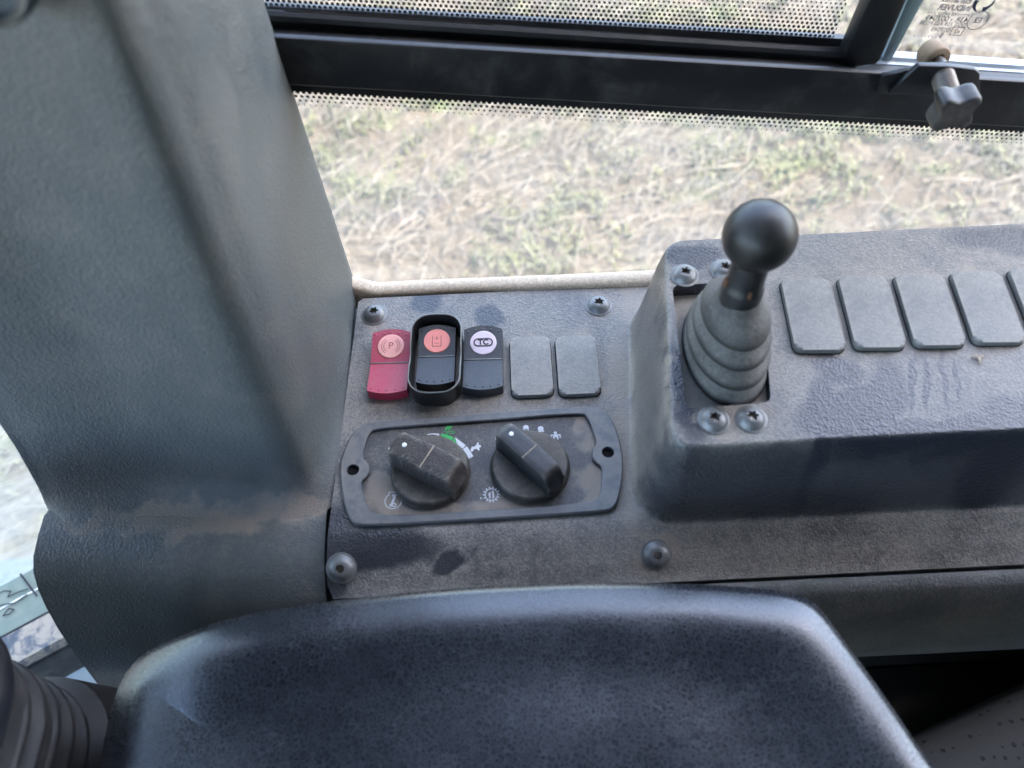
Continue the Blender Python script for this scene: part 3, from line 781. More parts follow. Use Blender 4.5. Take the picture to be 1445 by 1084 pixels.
# ------------------------------------------------------------------ knob plate with bezel, prints and two knobs
def build_plate():
    zt = .0036
    def P(l, z): return [Vector((Zp(u, v, z).x, Zp(u, v, z).y)) for u, v in l]
    outer = P([(479, 656), (483, 640), (495, 612), (510, 598), (530, 593), (680, 583), (835, 572), (849, 574), (862, 588), (872, 610), (879, 640), (880, 670), (874, 703), (866, 718), (850, 722), (680, 733), (507, 743), (494, 735), (485, 710), (480, 680)], zt)
    inner = P([(510, 646), (514, 628), (520, 612), (529, 604), (680, 594), (822, 582), (829, 589), (836, 606), (842, 626), (836, 634), (835, 644), (838, 651), (849, 658), (849, 672), (848, 690), (842, 709), (680, 720), (527, 729), (517, 712), (508, 680), (518, 673), (522, 664), (519, 653)], zt)
    c = Vector((Zp(679, 658).x, Zp(679, 658).y, 0))
    o = empty('knob_plate', c, 'rounded grey bezel plate with two empty screw holes framing the control knobs', 'control plate')
    def dense_loop(l, n):
        q = []
        for i in range(len(l)):
            a, b, d, e = l[i-1], l[i], l[(i+1) % len(l)], l[(i+2) % len(l)]
            for s in range(4):
                t = s/4; q.append(.5*((2*b)+(d-a)*t+(2*a-5*b+4*d-e)*t*t+(3*b-a-3*d+e)*t**3) if (d-b).length < .02 else b.lerp(d, t))
        return q
    oo = smooth_loop(outer, 3); ii = smooth_loop(inner, 2)
    holes = [Zp(498, 663, zt), Zp(858, 638, zt)]
    bm = bmesh.new()
    def ringloop(pts, z): return [bm.verts.new((p.x, p.y, z)) for p in pts]
    def edges(vs): return [bm.edges.new((vs[i], vs[(i+1) % len(vs)])) for i in range(len(vs))]
    def shrink(pts, d):
        out = []
        for i in range(len(pts)):
            t = (pts[(i+1) % len(pts)]-pts[i-1]).normalized(); out.append(pts[i]+Vector((-t.y, t.x))*d)
        return out
    def area(p): return sum(p[i-1].x*p[i].y-p[i].x*p[i-1].y for i in range(len(p)))
    so_ = 1 if area(oo) > 0 else -1; si = 1 if area(ii) > 0 else -1
    ob_ = ringloop(oo, -.0005); om = ringloop(oo, zt-.0009); ot = ringloop(shrink(oo, .0009*so_), zt)
    ib = ringloop(ii, .0010); im = ringloop(ii, zt-.0006); it = ringloop(shrink(ii, -.0006*si), zt)
    for a, b in ((ob_, om), (om, ot), (ib, im), (im, it)):
        for i in range(len(a)): bm.faces.new((a[i], a[(i+1) % len(a)], b[(i+1) % len(a)], b[i]))
    es = [e for l in (ot, it) for e in [bm.edges.get((l[i], l[(i+1) % len(l)])) for i in range(len(l))]]
    for h in holes:
        ht = [bm.verts.new((h.x+.0037*math.cos(k*math.pi/10), h.y+.0037*math.sin(k*math.pi/10), zt)) for k in range(20)]
        hb = [bm.verts.new((p.co.x, p.co.y, -.0004)) for p in ht]
        es += edges(ht)
        for i in range(20): bm.faces.new((ht[i], ht[(i+1) % 20], hb[(i+1) % 20], hb[i]))
    bmesh.ops.triangle_fill(bm, use_beauty=True, edges=es)
    # drop triangles that filled an opening
    kill = []
    for f in bm.faces:
        if len(f.verts) == 3 and all(abs(v.co.z-zt) < 1e-6 for v in f.verts):
            cc = f.calc_center_median()
            if any((cc.xy-h.xy).length < .0036 for h in holes): kill.append(f)
    bmesh.ops.delete(bm, geom=kill, context='FACES')
    fin('bezel', bm, M['bezel'], o, c, 40)
    for h in holes:
        bm = bmesh.new(); lathe(bm, [(.0036, .0001), (.0036, .0007)], 20, T((h.x, h.y, 0))); fin('screw_hole', bm, M['hole'], o, c)
    bm = bmesh.new(); vs = [bm.verts.new((p.x, p.y, .0010)) for p in shrink(ii, -.0004*si)]; bm.faces.new(vs)
    lp = fin('label_plate', bm, M['label'], o, c, None)
    # prints on the label plate
    kl = KNOBS[0][0]; kr = KNOBS[1][0]; zp_ = .0014
    X = T((kl.x, kl.y, zp_)); Y_ = T((kr.x, kr.y, zp_))
    def prt(nm, mat, bm): fin(nm, bm, mat, o, c, None)
    def at(u, v): q = Zp(u, v, zp_); return T((q.x, q.y, zp_))
    ra, rb = .0243, .0283
    def ang(u, v): q = Zp(u, v, zp_); return math.atan2(q.y-kl.y, q.x-kl.x)
    def pp(bm, l): bm.faces.new([bm.verts.new(Zp(u, v, zp_)) for u, v in l])
    bm = bmesh.new()
    pp(bm, [(603, 614), (611, 613.2), (619.8, 615), (619.8, 612), (611.5, 611.5), (603, 612.8)])
    pp(bm, [(642.2, 617.0), (657.2, 628.2), (653.6, 632.6), (650.5, 633), (644.5, 625)]); pp(bm, [(652.5, 634.2), (659, 629.8), (668.2, 644), (660.6, 648)]); prt('gauge_arc', M['mark_white'], bm)
    bm = bmesh.new(); pp(bm, [(622, 615.6), (622.7, 612), (631, 613.5), (640, 617.2), (637.4, 621.8), (630, 618)])
    pp(bm, [(638.8, 622), (641.8, 617.8), (643.6, 624), (649.5, 632.6), (645, 629)]); prt('eco_arc', M['mark_green'], bm)
    bm = bmesh.new(); xf = at(633, 604.6)
    poly(bm, [(-.0022, -.0014), (-.0019, .0006), (-.0006, .0016), (.0024, .0019), (.0017, .0002), (.0007, -.0011), (-.0008, -.0014), (.0009, .0009), (-.0016, -.0012)], xf)
    stroke(bm, [(-.0025, -.0022), (-.0016, -.0010)], .0005, xf); prt('leaf_symbol', M['mark_green'], bm)
    prt('eco_text', M['mark_green'], text_bm('ECO', .0027, at(635.8, 610.6), None, False, .00004))
    bm = bmesh.new(); xf = at(671, 631.5)   # running hare
    poly(bm, [(-.0030, -.0012), (-.0022, .0006), (-.0006, .0006), (.0004, .0016), (.0012, .0034), (.0020, .0034), (.0018, .0018), (.0032, .0012), (.0034, .0002), (.0022, -.0004), (.0026, -.0020), (.0016, -.0022), (.0008, -.0010), (-.0010, -.0012), (-.0016, -.0026), (-.0028, -.0028)], xf); prt('hare_symbol', M['mark_white'], bm)
    bm = bmesh.new(); xf = at(549.5, 633); disc(bm, 0, 0, .0008, xf, 10); disc(bm, .0002, -.0006, .0007, xf, 10)
    xf = at(556, 640); poly(bm, [(-.0014, -.0006), (.0014, .0016), (.0012, -.0012)], xf); prt('tick_marks', M['mark_white'], bm)
    # engine speed symbol
    bm = bmesh.new(); xf = at(555, 707)
    ringpoly(bm, .0046, .0051, R_(-235), R_(60), 28, xf)
    stroke(bm, [(-.0027, .0039), (-.0027, .0056), (.0026, .0056), (.0026, .0041)], .0005, xf)
    stroke(bm, [(.0010, .0034), (-.0008, -.0020)], .0014, xf); ringpoly(bm, .0007, .0014, 0, 6.2832, 14, xf @ T((.0006, -.0026, 0)))
    poly(bm, [(-.0008, .0028), (-.0006, .0042), (.0022, .0042), (.0020, .0028)], xf); disc(bm, -.0012, -.0026, .0010, xf, 10); prt('engine_symbol', M['mark_white'], bm)
    # travel gear symbol
    bm = bmesh.new(); xf = at(693.5, 698)
    ringpoly(bm, .0034, .0038, 0, 6.2832, 30, xf)
    for k in range(14):
        a = k*2*math.pi/14; stroke(bm, [(.0040*math.cos(a), .0040*math.sin(a)), (.0047*math.cos(a), .0047*math.sin(a))], .0008, xf)
    for sx in (-1, 1):
        stroke(bm, [(sx*.0010, -.0020), (sx*.0010, .0012)], .0009, xf); poly(bm, [(sx*.0010-.0012, sx*.0006+.0004), (sx*.0010, sx*.0006+.0022), (sx*.0010+.0004, sx*.0006+.0004)], xf)
    disc(bm, -.0062, -.0020, .0005, xf, 8); prt('travel_gear_symbol', M['mark_white'], bm)
    # marks round the right knob
    bm = bmesh.new(); xf = at(742, 603.5); disc(bm, 0, 0, .0018, xf, 14); stroke(bm, [(-.0016, -.0014), (.0016, -.0014)], .0010, xf)
    xf = at(763, 605); disc(bm, 0, 0, .0018, xf, 14); stroke(bm, [(-.0012, -.0018), (.0016, -.0018)], .0010, xf); prt('power_dots', M['mark_white'], bm)
    bm = bmesh.new(); xf = at(784, 614.5)
    disc(bm, 0, .0018, .0010, xf, 10); poly(bm, [(-.0012, .0008), (.0012, .0008), (.0018, -.0012), (-.0018, -.0012)], xf)
    for sx in (-1, 1):
        stroke(bm, [(sx*.0010, .0002), (sx*.0026, .0004), (sx*.0028, -.0016)], .0008, xf); stroke(bm, [(sx*.0010, -.001), (sx*.0012, -.0026)], .0010, xf)
    prt('turtle_symbol', M['mark_white'], bm)
    bm = bmesh.new(); ringpoly(bm, .0016, .0023, R_(60), R_(320), 16, at(704, 619)); prt('ring_symbol', M['mark_white'], bm)

KNOBS = []
for (u, v, ang, wd, worn, lab) in ((608.5, 664, -31, .0166, True, 'left control knob with a worn rough rubber grip'), (748, 657, -48.6, .0128, False, 'right control knob with a smooth black grip and a white dot')):
    KNOBS.append((Zp(u, v+4, .001), ang, wd, worn, lab))
build_plate()
def build_knob(p, angd, wd, worn, lab):
    o = empty('rotary_knob', (p.x, p.y, .0011), lab, 'control knob', 'rotary knobs on the plate', (0, 0, R_(angd)))
    R = .0236; bm = bmesh.new()
    lathe(bm, [(R*.97, 0), (R, .0010), (R, .0022), (R*.985, .0028), (R*.965, .0042), (R*.945, .0056), (R*.91, .0064), (R*.3, .0068)], 72)
    fin('dial', bm, M['knob'], o, (0, 0, 0), 28)
    # grip bar across the dial: a flat-topped ridge, taller in the middle, ends cut on the dial's circle
    bm = bmesh.new(); n = 30; rows = []
    rnd = random.Random(5)
    H = .0128 if not worn else .0125
    for i in range(n+1):
        t = i/n; x = lerp(-R*1.0, R*1.0, t)
        e = abs(x)/R
        top = .0090 + H*(1-.10*e**2) - (.0085*sstep((x/R-.70)/.30) if x > 0 else .0018*sstep((-x/R-.86)/.14))
        half = wd/2*(1-.06*e)
        ylim = math.sqrt(max(0, (R*1.012)**2-x*x))
        jit = (lambda: rnd.uniform(-.0003, .0003)) if worn else (lambda: 0.)
        bw = min(half*1.16, max(.0022, ylim)); tw = min(half, max(.0020, ylim*.98))
        zb = .0024 if e > .90 else .0056
        bb = .0014
        rows.append([Vector((x, -bw, zb)), Vector((x, -tw-.0002, top-bb+jit())), Vector((x, -tw+bb*.25+jit(), top-bb*.3+jit())), Vector((x, -tw+bb+jit(), top+jit()*.6)), Vector((x, -tw*.33, top+jit()*.5)), Vector((x, tw*.33, top+jit()*.5)),
                     Vector((x, tw-bb+jit(), top+jit()*.6)), Vector((x, tw-bb*.25+jit(), top-bb*.3+jit())), Vector((x, tw+.0002, top-bb+jit())), Vector((x, bw, zb))])
    v = grid(bm, rows); cap(bm, list(reversed(v[0]))); cap(bm, v[-1])
    fin('grip', bm, M['knob_worn'] if worn else M['knob_grip'], o, (0, 0, 0), 38)
    bm = bmesh.new(); lathe(bm, [(.0014, .0), (.0014, .0005), (.0009, .0008)], 18, T((-R*.66, .0004, .0090+H*.945)))
    fin('white_dot', bm, M['mark_bright'], o, (0, 0, 0))
    bm = bmesh.new(); box(bm, -.00035, .00035, -wd/2*.93, wd/2*.93, .0088+H-.002, .0090+H+.0003, .0002)
    fin('pointer_groove', bm, M['edge_worn'] if worn else M['edge_worn'], o, (0, 0, 0))
for k in KNOBS: build_knob(*k)

# ------------------------------------------------------------------ lever with gaiter
def build_lever():
    base = Zp(1021, 497, .061); neck = Zp(1045, 416, .1235); ball = Zp(1072, 333, .158)
    o = empty('control_lever', (base.x, base.y, .061), 'control lever with a black ball knob on a stepped rubber gaiter in the raised box', 'lever')
    L = o.location.copy()
    bm = bmesh.new(); rows = []; n = 64
    G_ = [(.061, .0232, .0360), (.0760, .0224, .0326), (.0905, .0204, .0280), (.1045, .0176, .0234), (.1135, .0158, .0195), (.119, .0122, .0136), (.1235, .0098, .0102)]
    def R2(z): return interp(z, [(g[0], g[1]) for g in G_]), interp(z, [(g[0], g[2]) for g in G_])
    zz = [(.0605, 0.)]
    for z0, z1 in ((.061, .0760), (.0760, .0905), (.0905, .1045)):
        h = z1-z0
        zz += [(z0-.0002, -.0044), (z0, -.0006), (z0+.0008, .0005), (z0+h*.20, .0010), (z0+h*.36, .0008), (z0+h*.46, .0001), (z0+h*.60, -.0014), (z0+h*.8, -.0030), (z1-.0006, -.0046)]
    zz += [(.1043, -.0044), (.1045, -.0006), (.1053, .0006), (.1075, .0012), (.1095, .0011), (.1110, .0007), (.1135, .0004), (.116, .0002), (.119, 0), (.1215, 0), (.1235, 0)]
    for z, k in zz:
        t = (z-base.z)/(neck.z-base.z); c = base.lerp(neck, t); a_, b_ = R2(z)
        rows.append([Vector((c.x+.94*(k+a_)*math.cos(2*math.pi*i/n), c.y+(k*1.2+b_)*math.sin(2*math.pi*i/n), z)) for i in range(n)])
    v = grid(bm, rows, True); cap(bm, v[-1])
    fin('gaiter', bm, M['boot'], o, L, 32)
    d = (ball-neck).normalized(); q = d.to_track_quat('Z', 'Y').to_matrix().to_4x4()
    bm = bmesh.new(); lathe(bm, [(.0098, -.008), (.0100, .004), (.0098, .006), (.0090, .0075), (.0088, .010), (.0085, (ball-neck).length)], 32, T(neck) @ q)
    sh = fin('shaft', bm, M['shaft'], o, L, 40)
    for (a, h, w_) in ((.45, .0075, .0015), (1.95, .0065, .0010)):
        bm = bmesh.new()
        for k in range(3): lathe(bm, [(w_, -.0008), (w_*.9, .0004), (w_*.3, .0007)], 9, T(neck) @ q @ T((.0095*math.cos(a), .0095*math.sin(a), h+k*w_*.9)) @ RZ(a) @ Matrix.Rotation(R_(90), 4, 'Y'))
        fin('rust_patch', bm, M['rust'], sh, L)
    bm = bmesh.new(); rb = 52/FPX*((ball-CAM).dot(FW))
    bmesh.ops.create_uvsphere(bm, u_segments=64, v_segments=40, radius=rb, matrix=T(ball) @ q)
    fin('ball_knob', bm, M['ball'], o, L, 80)
build_lever()
p = Zp(1382, 505, .069); bm = bmesh.new()
for k in range(3):
    a = k*2.1+.3; tube(bm, [Vector((p.x, p.y, con_z(p.x, p.y)+.0010)), Vector((p.x+.0024*math.cos(a), p.y+.0024*math.sin(a), con_z(p.x, p.y)+.0016)), Vector((p.x+.0036*math.cos(a+.4), p.y+.0036*math.sin(a+.4), con_z(p.x, p.y)+.0008))], [.0008, .0006, .0003], 6)
tag(fin('straw_crumb', bm, M['edge_worn'], None, (p.x, p.y, con_z(p.x, p.y))), 'tiny pale straw crumb lying on the raised box below the blank covers', 'crumb')

# ------------------------------------------------------------------ side window: lower pane, bar, sliding frame
def build_window():
    yb = .0850                                                    # bar's face, towards the cab
    L0, L1 = Yp(389, 53, yb), Yp(1445, 116, yb); B0, B1 = Yp(405, 121, yb), Yp(1445, 181, yb)
    def ext(a, b, x): t = (x-a.x)/(b.x-a.x); return a.z+(b.z-a.z)*t
    XL, XR = -.17, .75
    tz = lambda x: ext(L0, L1, x); bz = lambda x: ext(B0, B1, x)
    # bar: flat steel with softly rounded edges
    o = None
    bm = bmesh.new(); rows = []
    for x in (-.1096, 0, .2, XR):
        t, b = tz(x), bz(x)
        rows.append([Vector((x, y, z)) for y, z in ((yb+.004, b), (yb+.001, b), (yb, b+.001), (yb, t-.0012), (yb+.0004, t-.0003), (yb+.0010, t), (yb+.0032, t), (yb+.004, t-.002))])
    v = grid(bm, rows, True); cap(bm, v[0]); cap(bm, v[-1])
    tag(fin('window_bar', bm, M['bar'], None, (0, yb, tz(0)), 30), 'long flat black steel bar crossing the side window, scuffed with dust', 'bar')
    # lower rubber strip seen just under the bar
    bm = bmesh.new(); rows = []
    S0, S1 = Yp(408, 130, YW-.004), Yp(1445, 187, YW-.004); sz = lambda x: ext(S0, S1, x)
    for x in (XL, .2, XR):
        rows.append([Vector((x, y, z)) for y, z in ((YW-.0032, sz(x)), (YW-.0032, sz(x)+.022), (YW-.001, sz(x)+.022), (YW-.001, sz(x)))])
    v = grid(bm, rows, True); cap(bm, v[0]); cap(bm, v[-1])
    tag(fin('window_rail', bm, M['frame'], None, (0, YW, sz(0)), 30), 'black rubber rail of the window right behind the steel bar', 'window rail')
    def line_(u0, v0, u1, v1): a, b = Yp(u0, v0, YW), Yp(u1, v1, YW); return lambda x: ext(a, b, x)
    # lower pane with printed dots along its top and bottom edges
    bm = bmesh.new()
    zb = line_(500, 407, 900, 391)
    ct = [Vector((XL, YW, zb(XL)-.01)), Vector((XR, YW, zb(XR)-.01)), Vector((XR, YW, sz(XR)+.01)), Vector((XL, YW, sz(XL)+.01))]
    f = bm.faces.new([bm.verts.new(p) for p in ct])
    u1 = bm.loops.layers.uv.new('frit_top'); u2 = bm.loops.layers.uv.new('frit_bottom')
    for ff in (f,):
        for l in ff.loops:
            x, z = l.vert.co.x, l.vert.co.z; far = 0 if ff is f else 60
            l[u1].uv = (x/.0031, (sz(x)-z)/.0031 + far); l[u2].uv = (x/.0030, (z-zb(x))/.0030 + far)
    ob = fin('window_pane', bm, M['glass_low'], None, (0, YW, 0), None, False)
    tag(ob, 'dusty lower window pane with rows of black dots along its edges', 'window pane')
    # upper sliding window frame: stepped black channel above the bar
    o = empty('sliding_window', Yp(800, 40, YW+.02), 'upper sliding window with black channel frame and dotted glass above the bar', 'window')
    L = o.location.copy(); yg = YW+.022
    C = {}
    def line(u0, v0, u1, v1, y): a, b = Yp(u0, v0, y), Yp(u1, v1, y); return lambda x: ext(a, b, x)
    g0 = line(374, 6, 1195, 53, yg)           # glass edge (lower)
    c1 = line(378, 18, 1188, 71, yg-.006)     # top lip of channel (dusty line)
    c2 = line(380, 26, 1188, 78, yg-.014)
    c3 = line(386, 50, 1190, 97, yg-.014)
    bm = bmesh.new(); rows = []
    for x in (XL, .0, .1, .196):
        rows.append([Vector((x, y, z)) for y, z in ((yg+.003, g0(x)), (yg-.0015, g0(x)), (yg-.003, c1(x)), (yg-.006, c1(x)+.0008), (yg-.0115, c2(x)+.0025), (yg-.0135, c2(x)+.0012), (yg-.0145, c2(x)-.001), (yg-.0130, lerp(c2(x), c3(x), .55)), (yg-.018, lerp(c2(x), c3(x), .62)), (yg-.018, c3(x)-.01), (yg+.003, c3(x)-.01))])
    v = grid(bm, rows, True); cap(bm, v[0]); cap(bm, v[-1])
    fin('channel', bm, M['frame'], o, L, 25)
    bm = bmesh.new(); rows = []
    for i in range(40):                            # line of dirt lying in the channel
        x = lerp(-.105, .0, i/39); s = (.4+.6*mnoise.noise(Vector((x*90, 1, 0))))*.5+.5
        rows.append([Vector((x, yg-.0044, c1(x)+.0010)), Vector((x, yg-.006-.002*s, c1(x)+.0014+.0010*s)), Vector((x, yg-.0108, c2(x)+.0029))])
    grid(bm, rows); fin('dirt_line', bm, simple('caked_dirt', (.16, .125, .10), .95, nscale=400), o, L)
    # stile between the two sliding panes
    def stile(us, ys_, mat, nm, bev=.0012):
        a, b, c_, d = us
        bm = bmesh.new(); fr = [Yp(*p, ys_[0]) for p in us]; bkp = [p+Vector((0, ys_[1], 0)) for p in fr]
        v1 = [bm.verts.new(p) for p in fr]; v2 = [bm.verts.new(p) for p in bkp]
        bm.faces.new(v1); bm.faces.new(list(reversed(v2)))
        for i in range(4): bm.faces.new((v1[i], v1[(i+1) % 4], v2[(i+1) % 4], v2[i]))
        if bev: bmesh.ops.bevel(bm, geom=[e for e in bm.edges], offset=bev, segments=2, profile=.5, affect='EDGES', clamp_overlap=True)
        return fin(nm, bm, mat, o, L, 40)
    stile([(1183, 100), (1241, 93), (1318, -80), (1262, -80)], (yg-.016, .012), M['frame'], 'stile', .003)
    stile([(1240, 95), (1254, 93), (1352, -90), (1319, -90)], (yg-.003, .008), M['seal'], 'seal_strip', .0006)
    # pale lower channel right of the stile
    bm = bmesh.new(); rows = []
    r1 = line(1250, 80, 1445, 93, yg-.002); r2 = line(1250, 92, 1445, 104, yg-.008); r3 = line(1200, 93, 1445, 113, yg-.014)
    for x in (.205, .3, .45, XR):
        rows.append([Vector((x, y, z)) for y, z in ((yg+.004, r1(x)), (yg-.002, r1(x)), (yg-.003, r1(x)-.0020), (yg-.006, r1(x)-.0024), (yg-.007, r2(x)), (yg-.008, r2(x)-.003), (yg+.004, r2(x)-.003))])
    v = grid(bm, rows, True); cap(bm, v[0]); cap(bm, v[-1]); fin('pale_channel', bm, M['alu'], o, L, 25)
    bm = bmesh.new(); rows = []
    for x in (.190, .3, .45, XR):
        rows.append([Vector((x, y, z)) for y, z in ((yg-.009, r2(x)+.0004), (yg-.016, r2(x)-.0006), (yg-.0165, r2(x)-.012), (yg-.009, r2(x)-.012))])
    v = grid(bm, rows, True); cap(bm, v[0]); cap(bm, v[-1]); fin('lower_lip', bm, M['frame'], o, L, 25)
    # panes
    def pane(pts, mat, nm, e1=None, e2=None, y=0):
        bm = bmesh.new(); vs = [bm.verts.new(p) for p in pts]; f = bm.faces.new(vs)
        if e1:
            a1 = bm.loops.layers.uv.new('frit_bottom'); a2 = bm.loops.layers.uv.new('frit_side')
            for l in f.loops:
                x, z = l.vert.co.x, l.vert.co.z; l[a1].uv = (x/.0027, e1(x, z)/.0027); l[a2].uv = (z/.0027, e2(x, z)/.0027)
        return fin(nm, bm, mat, o, L, None, False)
    s0, s1 = Yp(1190, 90, yg), Yp(1262, -80, yg)
    def side(x, z): return (s0.x + (s1.x-s0.x)*(z-s0.z)/(s1.z-s0.z)) - x - .004
    pane([Vector((XL, yg, g0(XL)-.004)), Vector((.186, yg, g0(.186)-.004)), Vector((.20, yg, .60)), Vector((XL, yg, .60))], M['glass_up'], 'left_pane', lambda x, z: z-g0(x), side)
    pane([Vector((.190, yg+.008, .15)), Vector((XR, yg+.008, r1(XR)-.01)), Vector((XR, yg+.008, .60)), Vector((.205, yg+.008, .60))], M['glass'], 'right_pane')
    # safety glass mark, printed on the outside so it reads mirrored from the seat
    ym = yg+.0072; bm = bmesh.new()
    rot = R_(-6.5)
    def put(s, u, v, size, bold=0.):
        p_ = Yp(u, v, ym)
        X = Matrix.Translation(p_) @ Matrix.Rotation(rot, 4, 'Y').inverted() @ Matrix.Rotation(R_(90), 4, 'X') @ Matrix.Shear('XZ', 4, (0, 0)) 
        text_bm(s, size, X, bm, True, bold)
        return X
    put('Euramax', 1350, 0, .0050, .00006)
    put('INDUVER', 1347, 11.5, .0045, .00006)
    put('Tempered safety glass', 1341, 19.5, .0030, 0.)
    put('43R - 007049', 1336, 27, .0045, .00003)
    put('DOT 759 AS2 M520', 1331, 34, .0032, 0.)
    put('007049', 1327, 42.5, .0037, 0.)
    put('5 . . . . . . .', 1311, 49.5, .0042, .00008)
    X = put('E2', 1380, 29, .0045, .00004); ringpoly(bm, .0052, .0056, 0, 6.2832, 32, X)
    X = put('e2', 1350.5, 44.5, .0036, .00002); stroke(bm, [(-.0034, -.0022), (.0034, -.0022), (.0034, .0024), (-.0034, .0024)], .0004, X, True)
    p_ = Yp(1389, 3, ym); X = Matrix.Translation(p_) @ Matrix.Rotation(-rot, 4, 'Y') @ Matrix.Rotation(R_(90), 4, 'X')
    for k in range(3): ringpoly(bm, .0030, .0058, R_(-70+120*k), R_(20+120*k), 8, X, .0052)
    fin('glass_mark', bm, simple('dark_blue_print', (.015, .02, .06), .5), o, L, None)
build_window()

# ------------------------------------------------------------------ window clamp: folded bracket, roller, bolt and star knob
def build_clamp():
    yb = .0850
    o = empty('window_clamp', Yp(1320, 130, yb), 'black folded bracket with a tan roller and bolt on the window bar', 'clamp')
    L = o.location.copy()
    def plate(px, y, th, mat, nm, bev=.0006):
        bm = bmesh.new(); a = [Yp(u, v, y) for u, v in px]; v1 = [bm.verts.new(p) for p in a]; v2 = [bm.verts.new(p+Vector((0, th, 0))) for p in a]
        bm.faces.new(v1); bm.faces.new(list(reversed(v2)))
        for i in range(len(a)): bm.faces.new((v1[i], v1[(i+1) % len(a)], v2[(i+1) % len(a)], v2[i]))
        bmesh.ops.bevel(bm, geom=list(bm.edges), offset=bev, segments=2, profile=.5, affect='EDGES', clamp_overlap=True)
        return fin(nm, bm, mat, o, L, 40)
    plate([(1254, 133), (1297, 93), (1340, 94), (1376, 98), (1383, 104), (1383, 136), (1330, 136)], yb-.0075, .0035, M['bar'], 'front_plate')
    plate([(1236, 132), (1254, 133), (1296, 95), (1268, 103), (1246, 107)], yb-.0035, .003, M['bar'], 'side_flap')
    # roller behind the bracket
    c = Yp(1319, 80, yb+.010); d = Vector((.10, -.98, .10)).normalized(); q = d.to_track_quat('Z', 'Y').to_matrix().to_4x4()
    bm = bmesh.new()
    lathe(bm, [(.0032, .0040), (.0060, .0040), (.0066, .0036), (.0068, .0030), (.0068, -.0062), (.0062, -.0070), (.0030, -.0070)], 36, T(c) @ q, False); 
    lathe(bm, [(.0032, .0040), (.0032, .0010)], 36, T(c) @ q, False); lathe(bm, [(.0032, .0010), (.0031, .0011)], 36, T(c) @ q)
    fin('roller', bm, M['cork'], o, L, 40)
    bm = bmesh.new(); lathe(bm, [(.0026, -.004), (.0026, .010)], 24, T(c) @ q); fin('roller_pin', bm, M['steel'], o, L, 40)
    # star knob on its threaded bolt (a thing of its own: it unscrews)
    k = Yp(1344, 150, yb-.030); s = Yp(1331, 110, yb-.008)
    d = (k-s).normalized(); q = d.to_track_quat('Z', 'Y').to_matrix().to_4x4()
    bm = bmesh.new(); prof = []
    Lb = (k-s).length
    for i in range(13): prof += [(.0058, -.004+Lb*i/13), (.0053, -.004+Lb*(i+.5)/13)]
    lathe(bm, prof, 24, T(s) @ q); 
    o2 = empty('star_knob', k, 'grey four lobed star knob screwed onto the bracket at the window bar', 'knob')
    fin('bolt', bm, M['steel'], o2, k, 40)
    ax = Vector((.02, -.985, -.06)).normalized(); zx = Vector((1, .12, .10)); zx = (zx-ax*zx.dot(ax)).normalized(); zy = ax.cross(zx)
    F = Matrix((zx, zy, ax)).transposed().to_4x4(); F.translation = k
    bm = bmesh.new(); rows = []; n = 96
    for s_, z in ((.35, -.0058), (.86, -.0058), (.97, -.0046), (1.0, -.0030), (1.0, .0050), (.97, .0064), (.90, .0070), (.70, .0068), (.35, .0064)):
        row = []
        for i in range(n):
            a = 2*math.pi*i/n; cc = .5+.5*math.cos(4*(a-R_(45)))
            r = .0080 + .0045*cc**1.25
            row.append(F @ Vector((r*s_*math.cos(a), r*s_*math.sin(a)*1.0, z)))
        rows.append(row)
    v = grid(bm, rows, True); cap(bm, list(reversed(v[0]))); cap(bm, v[-1])
    fin('star_grip', bm, M['starknob'], o2, k, 45)
build_clamp()

